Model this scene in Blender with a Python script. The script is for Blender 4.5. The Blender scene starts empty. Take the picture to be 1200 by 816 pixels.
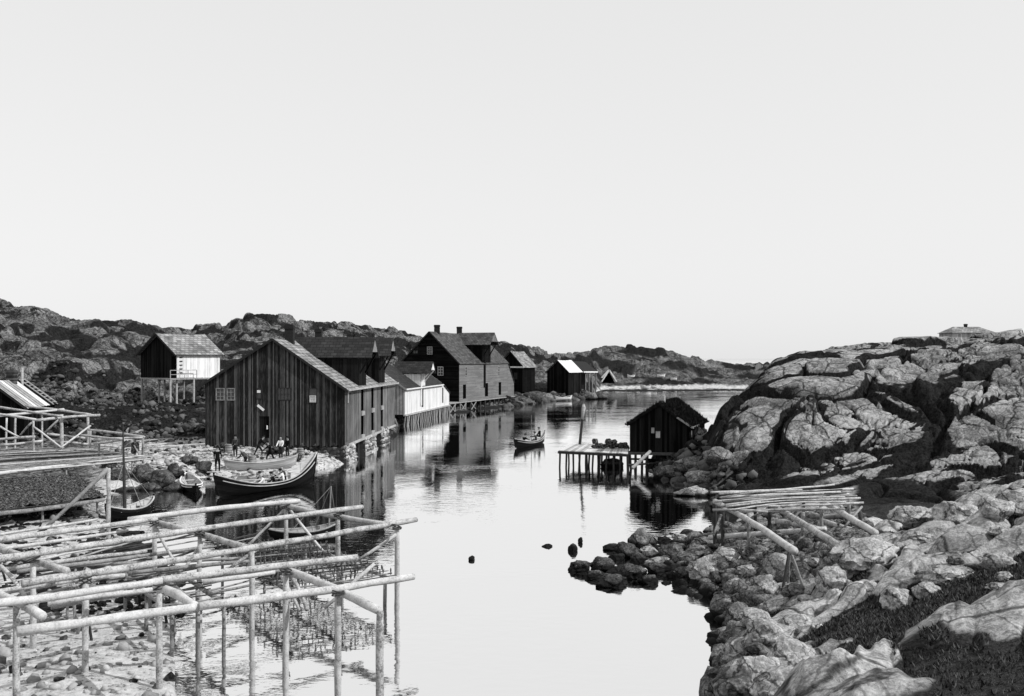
import bpy, bmesh, math, random
import numpy as np
from mathutils import Vector, Matrix
random.seed(7)
S = bpy.context.scene
COL = S.collection
F = 1100.0; U0 = 600.0; V0 = 420.0; EYE = 9.0
# ---------------------------------------------------------------- camera
cam = bpy.data.cameras.new('camera'); cam_o = bpy.data.objects.new('camera', cam); COL.objects.link(cam_o)
cam_o.location = (0, 0, EYE); cam_o.rotation_euler = (math.radians(90), 0, 0)
cam.sensor_width = 36; cam.lens = 36 * F / 1200; cam.shift_y = -12 / 1200 * -1 * 1.0 * -1
cam.clip_start = 0.1; cam.clip_end = 30000
cam.shift_y = -(V0 - 408) / 1200 * -1
S.camera = cam_o
# ---------------------------------------------------------------- light
SUN_EL, SUN_AZ = math.radians(42), math.radians(109)     # azimuth clockwise from +Y (view direction)
SUN_DIR = Vector((math.sin(SUN_AZ) * math.cos(SUN_EL), math.cos(SUN_AZ) * math.cos(SUN_EL), math.sin(SUN_EL)))
W = bpy.data.worlds.new('World'); S.world = W; W.use_nodes = True
nt = W.node_tree; nt.nodes.clear()
sky = nt.nodes.new('ShaderNodeTexSky'); sky.sky_type = 'NISHITA'; sky.sun_disc = False
sky.sun_elevation = SUN_EL; sky.sun_rotation = SUN_AZ
sky.air_density = 1.0; sky.dust_density = 0.4; sky.ozone_density = 1.0
sep = nt.nodes.new('ShaderNodeSeparateColor')            # blue-sensitive plate: only the blue of the sky is recorded
pw = nt.nodes.new('ShaderNodeMath'); pw.operation = 'POWER'; pw.inputs[1].default_value = 0.16
mu = nt.nodes.new('ShaderNodeMath'); mu.operation = 'MULTIPLY'; mu.inputs[1].default_value = 6.5
bg = nt.nodes.new('ShaderNodeBackground'); bg.inputs[1].default_value = 0.10
wo = nt.nodes.new('ShaderNodeOutputWorld')
nt.links.new(sky.outputs[0], sep.inputs[0]); nt.links.new(sep.outputs[2], pw.inputs[0]); nt.links.new(pw.outputs[0], mu.inputs[0])
nt.links.new(mu.outputs[0], bg.inputs[0]); nt.links.new(bg.outputs[0], wo.inputs[0])
sl = bpy.data.lights.new('sun', 'SUN'); sl.energy = 3.6; sl.angle = math.radians(0.5); sl.color = (1, 1, 1)
so = bpy.data.objects.new('sun', sl); COL.objects.link(so); so.location = (60, -20, 60)
so.rotation_euler = SUN_DIR.to_track_quat('Z', 'Y').to_euler()
S.view_settings.view_transform = 'Standard'; S.view_settings.look = 'None'
S.view_settings.exposure = 0.0; S.view_settings.gamma = 1.0; S.view_settings.use_curve_mapping = False
S.cycles.max_bounces = 6; S.cycles.caustics_reflective = False; S.cycles.caustics_refractive = False

# ---------------------------------------------------------------- helpers
def P(u, v, Y):
    return Vector(((u - U0) / F * Y, Y, EYE - (v - V0) / F * Y))
def G(u, v, z=0.0):
    Y = (EYE - z) * F / (v - V0)
    return Vector(((u - U0) / F * Y, Y, z))

def tag(o, label=None, cat=None, group=None, kind=None):
    if label: o['label'] = label
    if cat: o['category'] = cat
    if group: o['group'] = group
    if kind: o['kind'] = kind
    return o
def thing(name, label, cat, loc=(0, 0, 0), group=None):
    o = bpy.data.objects.new(name, None); COL.objects.link(o); o.location = loc
    o.empty_display_size = 0.3
    return tag(o, label, cat, group)

class MB:
    """collects polygons; every face carries a tone (0..1) and a material slot"""
    def __init__(s): s.v = []; s.f = []; s.t = []; s.m = []
    def poly(s, pts, tone=0.5, m=0):
        n = len(s.v); s.v += [tuple(p) for p in pts]; s.f.append(tuple(range(n, n + len(pts)))); s.t.append(tone); s.m.append(m)
    def hexa(s, b, t, tone=0.5, m=0):
        """b: 4 bottom points, t: 4 top points, same order"""
        n = len(s.v); s.v += [tuple(p) for p in b] + [tuple(p) for p in t]
        fs = [(0, 3, 2, 1), (4, 5, 6, 7), (0, 1, 5, 4), (1, 2, 6, 5), (2, 3, 7, 6), (3, 0, 4, 7)]
        for f in fs: s.f.append(tuple(n + i for i in f)); s.t.append(tone); s.m.append(m)
    def obox(s, c, ax, ay, az, tone=0.5, m=0):
        """box from centre and three half-axis vectors"""
        c, ax, ay, az = map(Vector, (c, ax, ay, az))
        b = [c - ax - ay - az, c + ax - ay - az, c + ax + ay - az, c - ax + ay - az]
        s.hexa(b, [p + 2 * az for p in b], tone, m)
    def beam(s, p, q, w, h, tone=0.5, m=0, up=(0, 0, 1)):
        p, q = Vector(p), Vector(q); d = q - p; L = d.length
        if L < 1e-6: return
        d /= L; x = d.cross(Vector(up))
        if x.length < 1e-3: x = d.cross(Vector((1, 0, 0)))
        x.normalize(); y = x.cross(d)
        s.obox((p + q) / 2, x * w / 2, y * h / 2, d * L / 2, tone, m)
    def tube(s, pts, rads, n=8, tone=0.5, m=0, caps=True):
        pts = [Vector(p) for p in pts]; base = len(s.v); k = len(pts)
        prev = None
        for i, p in enumerate(pts):
            d = (pts[min(i + 1, k - 1)] - pts[max(i - 1, 0)]).normalized()
            if prev is None:
                x = d.cross(Vector((0, 0, 1)))
                if x.length < 0.05: x = d.cross(Vector((1, 0, 0)))
            else: x = prev - d * prev.dot(d)
            x.normalize(); prev = x; y = d.cross(x)
            r = rads[i] if hasattr(rads, '__len__') else rads
            for j in range(n):
                a = 2 * math.pi * j / n
                s.v.append(tuple(p + (x * math.cos(a) + y * math.sin(a)) * r))
        for i in range(k - 1):
            for j in range(n):
                s.f.append((base + i * n + j, base + i * n + (j + 1) % n, base + (i + 1) * n + (j + 1) % n, base + (i + 1) * n + j)); s.t.append(tone); s.m.append(m)
        if caps:
            s.f.append(tuple(base + j for j in range(n))[::-1]); s.t.append(tone); s.m.append(m)
            s.f.append(tuple(base + (k - 1) * n + j for j in range(n))); s.t.append(tone); s.m.append(m)
    def grid(s, rows, tone=0.5, m=0, closed=False):
        n = len(s.v); c = len(rows[0])
        for r in rows: s.v += [tuple(p) for p in r]
        for i in range(len(rows) - 1):
            for j in range(c if closed else c - 1):
                k = (j + 1) % c
                s.f.append((n + i * c + j, n + i * c + k, n + (i + 1) * c + k, n + (i + 1) * c + j)); s.t.append(tone); s.m.append(m)
    def build(s, name, mats, parent=None, smooth=False, sub=False):
        off = Vector((0, 0, 0))
        if parent is not None:
            q = parent
            while q is not None: off += q.location; q = q.parent
        me = bpy.data.meshes.new(name)
        me.from_pydata([(x - off.x, y - off.y, z - off.z) for x, y, z in s.v], [], s.f)
        a = me.attributes.new('tone', 'FLOAT', 'FACE'); a.data.foreach_set('value', s.t)
        mats = mats if isinstance(mats, (list, tuple)) else [mats]
        for mm in mats: me.materials.append(mm)
        me.polygons.foreach_set('material_index', s.m)
        if smooth: me.polygons.foreach_set('use_smooth', [True] * len(s.f))
        me.update()
        o = bpy.data.objects.new(name, me); COL.objects.link(o)
        if parent is not None: o.parent = parent
        return o

# ---------------------------------------------------------------- materials
def mat_base(name, rough=0.85, spec=0.25):
    m = bpy.data.materials.new(name); m.use_nodes = True
    n = m.node_tree; b = n.nodes['Principled BSDF']
    b.inputs['Roughness'].default_value = rough
    b.inputs['Specular IOR Level'].default_value = spec
    return m, n, b
def N(n, t, **k):
    x = n.nodes.new(t)
    for a, b in k.items(): setattr(x, a, b)
    return x
def ramp(n, src, stops):
    r = N(n, 'ShaderNodeValToRGB'); e = r.color_ramp.elements
    while len(e) < len(stops): e.new(0.5)
    for i, (p, c) in enumerate(stops): e[i].position = p; e[i].color = (c, c, c, 1)
    n.links.new(src, r.inputs[0]); return r
def noise(n, scale, detail=5, rough=0.6, vec=None, dist=0):
    x = N(n, 'ShaderNodeTexNoise'); x.inputs['Scale'].default_value = scale; x.inputs['Detail'].default_value = detail
    x.inputs['Roughness'].default_value = rough; x.inputs['Distortion'].default_value = dist
    if vec is not None: n.links.new(vec, x.inputs['Vector'])
    return x
def mth(n, op, a, b=None):
    x = N(n, 'ShaderNodeMath', operation=op)
    for i, q in enumerate((a, b)):
        if q is None: continue
        if isinstance(q, (int, float)): x.inputs[i].default_value = q
        else: n.links.new(q, x.inputs[i])
    return x.outputs[0]
def mapped(n, scale, coord='Object'):
    tc = N(n, 'ShaderNodeTexCoord'); mp = N(n, 'ShaderNodeMapping'); mp.inputs['Scale'].default_value = scale
    n.links.new(tc.outputs[coord], mp.inputs[0]); return mp.outputs[0]
def bump(n, b, src, strength=0.4, dist=0.02):
    k = N(n, 'ShaderNodeBump'); k.inputs['Strength'].default_value = strength; k.inputs['Distance'].default_value = dist
    n.links.new(src, k.inputs['Height']); n.links.new(k.outputs[0], b.inputs['Normal'])

def wood(name, dark, light, scale=(7, 7, 0.5), tone_amt=0.6, rough=0.8, contrast=(0.35, 0.7), spec=0.2, tpow=1.0):
    """weathered boards: grain stretched along one axis, every board with a tone of its own"""
    m, n, b = mat_base(name, rough, spec)
    g = noise(n, 1.0, 6, 0.65, mapped(n, scale)); g2 = noise(n, 0.35, 3, 0.6, mapped(n, (1, 1, 1)))
    at = N(n, 'ShaderNodeAttribute', attribute_name='tone')
    s1 = mth(n, 'MULTIPLY', g.outputs[0], 1 - tone_amt * 0.5)
    s2 = mth(n, 'MULTIPLY', mth(n, 'SUBTRACT', mth(n, 'POWER', at.outputs['Fac'], tpow), 0.5), tone_amt)
    s3 = mth(n, 'MULTIPLY', mth(n, 'SUBTRACT', g2.outputs[0], 0.5), 0.5)
    t = mth(n, 'ADD', mth(n, 'ADD', s1, s2), mth(n, 'ADD', s3, tone_amt * 0.22))
    r = ramp(n, t, [(contrast[0], dark), (contrast[1], light)])
    n.links.new(r.outputs[0], b.inputs['Base Color']); bump(n, b, g.outputs[0], 0.5, 0.02)
    return m
def pole_mat(name, dark, light):
    m, n, b = mat_base(name, 0.75, 0.25)
    g = noise(n, 3.0, 6, 0.7, mapped(n, (1, 1, 1))); g2 = noise(n, 22, 4, 0.6, mapped(n, (1, 1, 1)))
    oi = N(n, 'ShaderNodeObjectInfo')
    t = mth(n, 'ADD', mth(n, 'ADD', mth(n, 'MULTIPLY', g.outputs[0], 0.55), mth(n, 'MULTIPLY', g2.outputs[0], 0.45)), mth(n, 'MULTIPLY', mth(n, 'SUBTRACT', oi.outputs['Random'], .5), .10))
    r = ramp(n, t, [(0.36, dark * .6), (0.48, (dark + light) * .5), (0.64, light)])
    n.links.new(r.outputs[0], b.inputs['Base Color']); bump(n, b, g2.outputs[0], 0.6, 0.01)
    return m
def plain(name, c, rough=0.8, var=0.25, scale=4, spec=0.2):
    m, n, b = mat_base(name, rough, spec)
    g = noise(n, scale, 6, 0.65, mapped(n, (1, 1, 1)))
    r = ramp(n, g.outputs[0], [(0.3, c * (1 - var)), (0.7, c * (1 + var))])
    n.links.new(r.outputs[0], b.inputs['Base Color']); bump(n, b, g.outputs[0], 0.4, 0.02)
    return m
def shingle(name, dark, light, su=2.2, sv=2.6):
    """slates laid in courses; uses UV in metres (u along ridge, v up the slope)"""
    m, n, b = mat_base(name, 0.75, 0.3)
    uv = mapped(n, (1, 1, 1), 'UV')
    br = N(n, 'ShaderNodeTexBrick'); br.inputs['Scale'].default_value = 1.0
    br.inputs['Brick Width'].default_value = 1 / su * 1.3; br.inputs['Row Height'].default_value = 1 / sv
    br.inputs['Mortar Size'].default_value = 0.035; br.inputs['Mortar Smooth'].default_value = 0.3
    br.inputs['Color1'].default_value = (dark,) * 3 + (1,); br.inputs['Color2'].default_value = (light,) * 3 + (1,)
    br.inputs['Mortar'].default_value = (dark * .35,) * 3 + (1,)
    n.links.new(uv, br.inputs['Vector'])
    g = noise(n, 0.9, 6, 0.7, mapped(n, (1, 1, 1)))
    mx = N(n, 'ShaderNodeMixRGB', blend_type='MULTIPLY'); mx.inputs[0].default_value = 1
    r = ramp(n, g.outputs[0], [(0.3, 0.45), (0.68, 1.35)])
    n.links.new(br.outputs[0], mx.inputs[1]); n.links.new(r.outputs[0], mx.inputs[2])
    n.links.new(mx.outputs[0], b.inputs['Base Color'])
    bump(n, b, mth(n, 'ADD', mth(n, 'MULTIPLY', br.outputs['Fac'], -1.0), g.outputs[0]), 0.7, 0.03)
    return m
# ================================================================ terrain
def fade(t): return t * t * (3 - 2 * t)
def h2(ix, iy, k):
    with np.errstate(over='ignore'):
        n = (ix.astype(np.int64) * 374761393 + iy.astype(np.int64) * 668265263 + k * 1274126177) & 0x7fffffff
        n = ((n ^ (n >> 13)) * 1274126177) & 0x7fffffff
        n = (n ^ (n >> 16)) & 0xffff
    return n / 65535.0
def vnoise(x, y, k=0):
    ix, iy = np.floor(x), np.floor(y); fx, fy = fade(x - ix), fade(y - iy)
    a, b_, c, d = h2(ix, iy, k), h2(ix + 1, iy, k), h2(ix, iy + 1, k), h2(ix + 1, iy + 1, k)
    return (a * (1 - fx) + b_ * fx) * (1 - fy) + (c * (1 - fx) + d * fx) * fy - 0.5
def fbm(x, y, o=4, k=0, g=0.5):
    s = 0; a = 1.0
    for i in range(o):
        s = s + a * vnoise(x * 2 ** i + 13.7 * i, y * 2 ** i - 7.1 * i, k + i); a *= g
    return s
def voro(x, y, k=0):
    ix, iy = np.floor(x), np.floor(y)
    f1 = np.full(x.shape, 9.0); f2 = np.full(x.shape, 9.0); idv = np.zeros(x.shape)
    cx = np.zeros(x.shape); cy = np.zeros(x.shape)
    for dx in (-1, 0, 1):
        for dy in (-1, 0, 1):
            jx, jy = ix + dx, iy + dy
            px = jx + 0.5 + (h2(jx, jy, k) - .5) * .9; py = jy + 0.5 + (h2(jx, jy, k + 5) - .5) * .9
            d = np.hypot(x - px, y - py); n = d < f1
            f2 = np.where(n, f1, np.minimum(f2, d))
            idv = np.where(n, h2(jx, jy, k + 9), idv); cx = np.where(n, x - px, cx); cy = np.where(n, y - py, cy)
            f1 = np.where(n, d, f1)
    return f1, f2, idv, cx, cy

NEARW = [(1, 7), (10, 4.2), (18, 1.6), (22, -.4), (26, -1.2)]
PROF = {
 -400: [(1,7),(10,4.4),(18,1.8),(24,.6),(60,.9),(75,1.4),(90,2.4),(105,4),(125,11),(150,18),(175,23),(230,24)],
 -150: [(1,7),(10,4.2),(18,1.6),(24,.5),(60,.8),(75,1.2),(90,2),(105,3.5),(125,10),(150,16),(175,20.5),(230,21)],
 0: [(1,7),(10,4.2),(18,1.4),(24,.35),(40,.3),(55,.5),(62,.7),(80,1.2),(95,2.2),(108,4),(122,8.5),(140,12.5),(155,16.5),(172,19.6),(200,19),(260,15)],
 45: [(1,7),(10,4.2),(18,1.4),(24,.3),(38,.25),(52,.4),(60,.5),(66,.8),(85,1.5),(100,2.5),(110,5),(125,9.5),(140,12.5),(170,18.6),(210,17)],
 80: [(1,7),(10,4.2),(18,1.4),(24,.3),(38,.25),(52,.3),(60,.3),(66,.9),(85,1.5),(100,2.5),(112,5.5),(125,9.5),(140,11.5),(168,16.6),(210,15)],
 120: [(1,7),(10,4.2),(18,1.4),(24,.25),(45,.2),(52,.15),(58,.1),(64,.2),(67,1.0),(72,1.1),(90,1.4),(104,2.8),(115,5.5),(135,10.5),(165,16.2),(200,15.5),(260,14)],
 150: [(1,7),(10,4.2),(18,1.4),(24,.2),(40,.15),(46,.05),(51,-.4),(60,-.8),(64,-.5),(66.5,.9),(72,1.1),(90,1.5),(105,3.2),(118,5.4),(140,10.5),(170,16.2),(200,15)],
 180: [(1,7),(10,4.2),(18,1.2),(24,.12),(38,.05),(44,-.4),(60,-1),(66,-.5),(67.8,.9),(74,1.1),(92,1.9),(106,3.4),(116,4.2),(140,9),(165,14),(185,16.1),(230,15)],
 205: [(1,7),(10,4.2),(18,1.2),(24,.1),(34,-.05),(44,-.6),(60,-1),(67,-.5),(68.8,.7),(74,1.0),(92,1.9),(106,3.4),(118,4.2),(145,9),(170,13.5),(200,16.5),(240,15)],
 230: NEARW + [(34,-.5),(60,-1),(69,-.5),(71,.2),(75,.8),(79,1.4),(92,2),(106,3.6),(120,4.6),(150,9),(190,13),(215,16.9),(250,15)],
 262: NEARW + [(60,-1.2),(70,-.5),(72,.1),(75,.7),(79,1.45),(92,2),(108,4),(130,6.5),(165,10),(200,14.5),(225,17.8),(260,16)],
 285: NEARW + [(60,-1.2),(70,-.6),(73,.1),(75,.6),(78.5,1.4),(95,1.8),(115,4),(145,8),(180,12),(215,19.8),(260,16)],
 320: NEARW + [(60,-1.2),(71,-.6),(74,.1),(76,.6),(79,1.35),(95,1.8),(115,4),(145,8),(185,12.5),(218,20.4),(260,16)],
 345: NEARW + [(60,-1.2),(73,-.6),(75.5,.1),(79,1.2),(95,1.6),(115,4),(150,8),(190,13),(225,18.8),(260,16)],
 390: NEARW + [(60,-1.4),(75,-.8),(77.5,-.2),(80,.9),(100,1.4),(130,5),(170,9),(210,14),(235,19),(280,16)],
 404: NEARW + [(60,-1.4),(79,-.9),(81,.7),(100,1.4),(130,5),(170,9),(212,14),(238,19),(280,16)],
 430: NEARW + [(60,-1.4),(88,-1.0),(91,.6),(110,1.2),(150,6),(190,11),(248,18.8),(290,16)],
 463: NEARW + [(60,-1.5),(106,-1),(109,.5),(130,1.3),(170,6),(220,12),(255,17.5),(290,15)],
 474: NEARW + [(60,-1.5),(127,-1),(130,.6),(150,1.4),(200,7),(258,16.9),(290,15)],
 500: NEARW + [(60,-1.5),(141,-1),(144,.6),(170,2.5),(210,7.5),(262,16.4),(300,14)],
 538: NEARW + [(60,-1.5),(153,-1),(157,.6),(180,1.6),(220,6),(265,15),(300,13)],
 575: NEARW + [(60,-1.5),(166,-1),(170,.6),(190,1.6),(225,5),(270,13.8),(310,12)],
 600: NEARW + [(60,-1.5),(173,-1),(177,.5),(190,1.4),(230,5.5),(275,13),(310,12)],
 625: NEARW + [(60,-1.5),(186,-1),(190,.6),(202,1.4),(240,6),(280,12),(320,10)],
 650: NEARW + [(60,-1.5),(196,-1),(199,.5),(206,1.3),(225,3),(270,8.5),(300,11.1),(330,10)],
 690: NEARW + [(34,-.8),(42,-.3),(46,-.25),(50,-.8),(60,-1.5),(204,-1),(207,.5),(214,1.2),(226,2.5),(260,6),(290,10),(310,12.6),(340,11)],
 702: NEARW + [(34,-.8),(40,-.25),(45,-.1),(50,-.8),(60,-1.5),(230,-1),(250,-.3),(256,.1),(275,.6),(284,1.5),(300,8),(320,13),(350,11)],
 740: NEARW + [(34,-.7),(38,-.4),(44,-.25),(49,-.4),(53,-.7),(60,-1.2),(90,-1.5),(240,-1),(257,.1),(280,.6),(290,3),(310,9),(330,13.9),(360,12)],
 765: NEARW + [(34,-.6),(38,-.35),(44,-.1),(48,-.2),(52,-.6),(60,-1),(71,-.5),(76,.2),(82,-.2),(88,-1),(120,-1.5),(240,-1),(257,.1),(280,.6),(292,3),(315,9),(330,13.3),(360,12)],
 790: NEARW + [(32,-.6),(36,-.3),(42,.0),(47,-.1),(51,-.6),(61,-.8),(68,-.4),(72,.5),(78,1.3),(84,1.1),(94,-.7),(100,-1.4),(240,-1),(258,.1),(282,.6),(295,3),(315,8),(333,12.6),(360,12)],
 820: NEARW + [(31,-.6),(35,-.25),(39,.1),(45,.15),(49,-.1),(52,-.5),(62,-.5),(66,.3),(72,1.8),(79,2.5),(84,2.5),(94,0),(102,-1),(120,-1.5),(245,-1),(262,.15),(290,.6),(302,2),(320,5.5),(340,9.9),(370,8)],
 845: [(1,7),(10,4.2),(18,2.0),(24,.4),(28,-.3),(34,.1),(40,.35),(48,.3),(52,-.3),(60,-.2),(66,2),(75,3.6),(82,3.9),(92,1),(102,-1),(120,-1.5),(245,-1),(262,.15),(290,.8),(330,4),(350,8.4),(380,7)],
 870: [(1,7),(10,4.4),(18,2.3),(24,.9),(29,.3),(34,.5),(42,.7),(50,.6),(56,.3),(63,2.4),(72,4.4),(82,5.4),(90,5.7),(104,1),(115,-1),(140,-1.5),(245,-1),(262,.1),(290,1),(330,4),(360,7.4),(390,6)],
 890: [(1,7),(10,4.5),(18,2.5),(25,1.4),(32,.8),(42,.9),(53,.9),(58.5,1),(63,3),(72,5.2),(82,7),(92,7.7),(108,4),(130,-1),(245,-1),(262,.1),(290,1),(330,5),(360,7.6),(390,6)],
 903: [(1,7),(10,4.6),(18,2.7),(25,1.5),(32,.9),(42,1),(54,.95),(59,1.2),(63,3.2),(72,5.6),(82,7.8),(95,9.4),(110,8),(140,2),(160,-1),(245,-1),(262,.1),(300,2),(360,8)],
 940: [(1,7.2),(10,4.8),(18,3),(25,1.9),(32,1.1),(42,1.1),(55,1.1),(60,2),(65,4.5),(75,7.6),(88,9.8),(98,10.6),(120,9),(200,2),(300,3)],
 1000: [(1,7.2),(10,5),(18,3.4),(25,2.5),(32,2.2),(36,2),(40,1.2),(50,1.2),(56,1.5),(60,2.8),(66,5.4),(78,8.8),(90,10.6),(100,11.3),(130,10),(200,5)],
 1060: [(1,7.2),(10,5.1),(18,3.8),(24,3),(30,2.7),(36,2.5),(40,1.6),(47,1.3),(55,2),(62,4.5),(72,7.8),(85,10.3),(102,11.7),(130,10.5),(200,6)],
 1120: [(1,7.4),(10,5.2),(18,4.1),(25,3.5),(32,3.2),(38,3),(42,2.2),(48,1.6),(54,2.5),(62,5.5),(75,9.2),(90,11),(108,12.0),(135,11),(200,6)],
 1200: [(1,7.4),(10,5.3),(18,4.3),(28,4),(36,4.2),(41,3.4),(48,2.6),(54,3.4),(62,6.5),(75,10),(92,11.9),(110,12.8),(135,12),(200,7)],
 1500: [(1,7.6),(10,5.4),(18,4.6),(28,4.6),(36,5),(42,4.2),(50,4),(56,5),(64,8),(76,11.4),(92,13.4),(110,14.2),(135,13),(200,8)],
}
uk = sorted(PROF)
UU = np.concatenate([np.linspace(-380, -40, 110), np.arange(-38, 1240, 1.35), np.linspace(1242, 1560, 110)])
YY = np.concatenate([np.linspace(1, 18, 26)[:-1], np.geomspace(18, 50, 300)[:-1], np.geomspace(50, 60, 90)[:-1],
                     np.geomspace(60, 112, 330)[:-1], np.geomspace(112, 350, 330)[:-1], np.geomspace(350, 520, 16)])
base = np.zeros((len(uk), len(YY)))
for i, u in enumerate(uk):
    p = PROF[u]
    if u >= 845:                                   # the rock face is steep
        k_ = lambda Y: Y if Y <= 60 or Y > 240 else (60 + (Y - 60) * .52 if Y < 135 else 99 + (Y - 135) * .75)
        p = [(k_(a), b if a <= 60 or a > 140 or b < 0 else EYE - (EYE - b) * k_(a) / a) for a, b in p]
    ys = [a for a, _ in p] + [480, 520]; zs = [b for _, b in p] + [-3, -6]
    base[i] = np.interp(YY, ys, zs)
Z = np.empty((len(YY), len(UU)))
for j in range(len(YY)): Z[j] = np.interp(UU, uk, base[:, j])
def blur(a, n, ax):
    k = np.hanning(n + 2)[1:-1]; k /= k.sum(); pad = [(0, 0), (0, 0)]; pad[ax] = (n // 2, n // 2)
    return np.apply_along_axis(lambda r: np.convolve(r, k, 'valid'), ax, np.pad(a, pad, mode='edge'))
Z = blur(Z, 15, 1); Z = blur(Z, 7, 0)
UG, YG = np.meshgrid(UU, YY); XG = (UG - U0) / F * YG
ZB = Z.copy()
right = (1 / (1 + np.exp(-(UG - 700) / 12))) * (1 / (1 + np.exp((YG - 170) / 6)))      # right-hand land
fore = right * (1 / (1 + np.exp((YG - 46 - np.clip((UG - 1000) / 60, -2, 3)) / 1.0)))
hillr = right * (1 - fore)
left = 1 - right
land = np.clip((ZB + 0.25) / 0.9, 0, 1); land = fade(land)
hid = np.clip((ZB - 1.6) / 3.0, 0, 1)
# --- slope coordinates so that joints keep their size on steep faces
dz_ = np.diff(np.clip(ZB, -.5, 50), axis=0, prepend=ZB[:1]); dy_ = np.diff(YG, axis=0, prepend=YG[:1]); arc = np.cumsum(np.hypot(dz_, dy_), axis=0)
q = arc + .35 * ZB; p = XG
wx = fbm(p / 9, q / 9, 3, 3) * 5; wy = fbm(p / 9 + 40, q / 9, 3, 8) * 5
def blocks(sx, sy, ang, k, ox=0):
    c, s_ = math.cos(ang), math.sin(ang)
    a = ((p + wx) * c + (q + wy) * s_) / sx; b_ = (-(p + wx) * s_ + (q + wy) * c) / sy
    return voro(a + ox, b_, k)
f1, f2, i1, cx, cy = blocks(4.4, 3.6, 0.55, 11); d1 = f2 - f1
g1, g2, i2, ex, ey = blocks(1.9, 1.6, 0.30, 23); d2 = g2 - g1
k1, k2, i3, _, _ = blocks(0.8, 0.75, -0.2, 31); d3 = k2 - k1
l1, l2, i4, _, _ = blocks(17, 7, 0.75, 47); d4 = l2 - l1
broken = np.clip(fbm(p / 8, q / 8, 3, 60) * 2.4 + 0.18, 0.06, 1)            # where the rock is more shattered
dt = (-0.8 * (1 - fade(np.clip(d4 / 0.10, 0, 1)))
      + (i1 - .5) * 0.85 * fade(np.clip(d1 / .12, 0, 1)) - 0.5 * (1 - fade(np.clip(d1 / .13, 0, 1))) - 0.22 * f1 ** 2
      + broken * ((i2 - .5) * 0.45 * fade(np.clip(d2 / .12, 0, 1)) - 0.28 * (1 - fade(np.clip(d2 / .16, 0, 1))) - 0.12 * g1 ** 2)
      + broken * broken * ((i3 - .5) * 0.2 - 0.10 * (1 - fade(np.clip(d3 / .2, 0, 1))))
      + fbm(p / 1.2, q / 1.2, 4, 70, .5) * 0.15 + fbm(p / 14, q / 14, 2, 75) * 0.9)
crack_r = 1.5 * np.clip((1 - d4 / (.24 + .25 * fbm(p / 4, q / 4, 2, 66))), 0, 1) + 1.5 * np.clip((1 - d1 / (.26 + .28 * fbm(p / 3, q / 3, 2, 67))), 0, 1) + broken * np.clip(1 - d2 / .17, 0, 1) * 1.0 + broken ** 2 * np.clip(1 - d3 / .25, 0, 1) * .7
low = np.clip((ZB - .2) / 2.0, 0.12, 1)
Z += hillr * land * dt * low - hillr * .55 * fade(np.clip((ZB - 5) / 4, 0, 1))
# --- foreground: rounded whalebacks with turf between
fx = XG + fbm(XG / 4, YG / 4, 2, 90) * 2.5; fy = YG + fbm(XG / 4, YG / 4, 2, 95) * 2.5
ca, sa = math.cos(0.75), math.sin(0.75)
m1, m2, im, _, _ = voro((fx * ca + fy * sa) / 4.2, (-fx * sa + fy * ca) / 1.7, 101); dm = m2 - m1
n1, n2, in_, _, _ = voro(fx / 1.1, fy / 1.0, 111); dn = n2 - n1
turf_n = fbm(XG / 3.5, YG / 3.5, 3, 120)
rockm = np.clip((im - 0.30) * 6 + turf_n * 3, 0, 1)                     # 1 = bare whaleback
whale = (im * 1.0 + .1) * np.sqrt(np.clip(dm * 1.5, 0, 1)) * rockm
fdt = whale * 0.75 - 0.25 + (in_ - .5) * 0.35 * fade(np.clip(dn / .3, 0, 1)) * (0.3 + 0.7 * rockm) + fbm(XG, YG, 4, 130) * 0.16 + fbm(XG / .22, YG / .22, 3, 133) * 0.035
lowf = np.clip((ZB - .2) / 1.4, 0.25 + .45 * np.clip((36 - YG) / 4, 0, 1), 1)
Z += fore * land * fdt * lowf
# --- left hills: ledges and knolls
ql = 0.35 * YG + 1.2 * ZB
lx = p + fbm(p / 14, ql / 8, 3, 140) * 8; ly = ql + fbm(p / 14 + 9, ql / 8, 3, 145) * 4
a1, a2, ia, _, _ = voro(lx / 6.0, ly / 4.0, 151); da = a2 - a1
b1, b2, ib, _, _ = voro(lx / 2.0, ly / 1.9, 161); db = b2 - b1
br2 = np.clip(fbm(p / 10, ql / 6, 3, 165) * 2 + .5, 0, 1)
far = np.clip((YG - 80) / 150, 0, 1)
c1_, c2_, ic, _, _ = voro(lx / .9, ly / .9, 166); dc = c2_ - c1_
ldt = ((ia - .5) * 1.9 * fade(np.clip(da / .35, 0, 1)) - 0.9 * (1 - fade(np.clip(da / .3, 0, 1))) - .35 * a1 ** 2
       + br2 * ((ib - .5) * 0.9 - .55 * (1 - fade(np.clip(db / .3, 0, 1))) - .25 * b1 ** 2)
       + fbm(p / 20, YG / 20, 3, 170) * 2.2 * (0.4 + far) + br2 * (ic - .5) * .5 * fade(np.clip(dc / .3, 0, 1)) + fbm(p / 2, ql / 2, 5, 175, .6) * .55)
hs = 2.5; zz = ZB + fbm(p / 13, YG / 13, 3, 190) * 3.2 + fbm(p / 3, YG / 3, 3, 192) * .5; fr = zz / hs - np.floor(zz / hs)
ter = (np.floor(zz / hs) + fade(np.clip((fr - .55) / .35, 0, 1))) * hs - zz
Z += left * land * hid * (ldt * 0.6 + ter * .8 * np.clip((YG - 95) / 20, 0, 1))
lowland = left * land * (1 - hid)
r1, r2, ir, _, _ = voro(XG / 1.2 + fbm(XG, YG, 2, 5), YG / 1.2, 181); dr = r2 - r1
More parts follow.
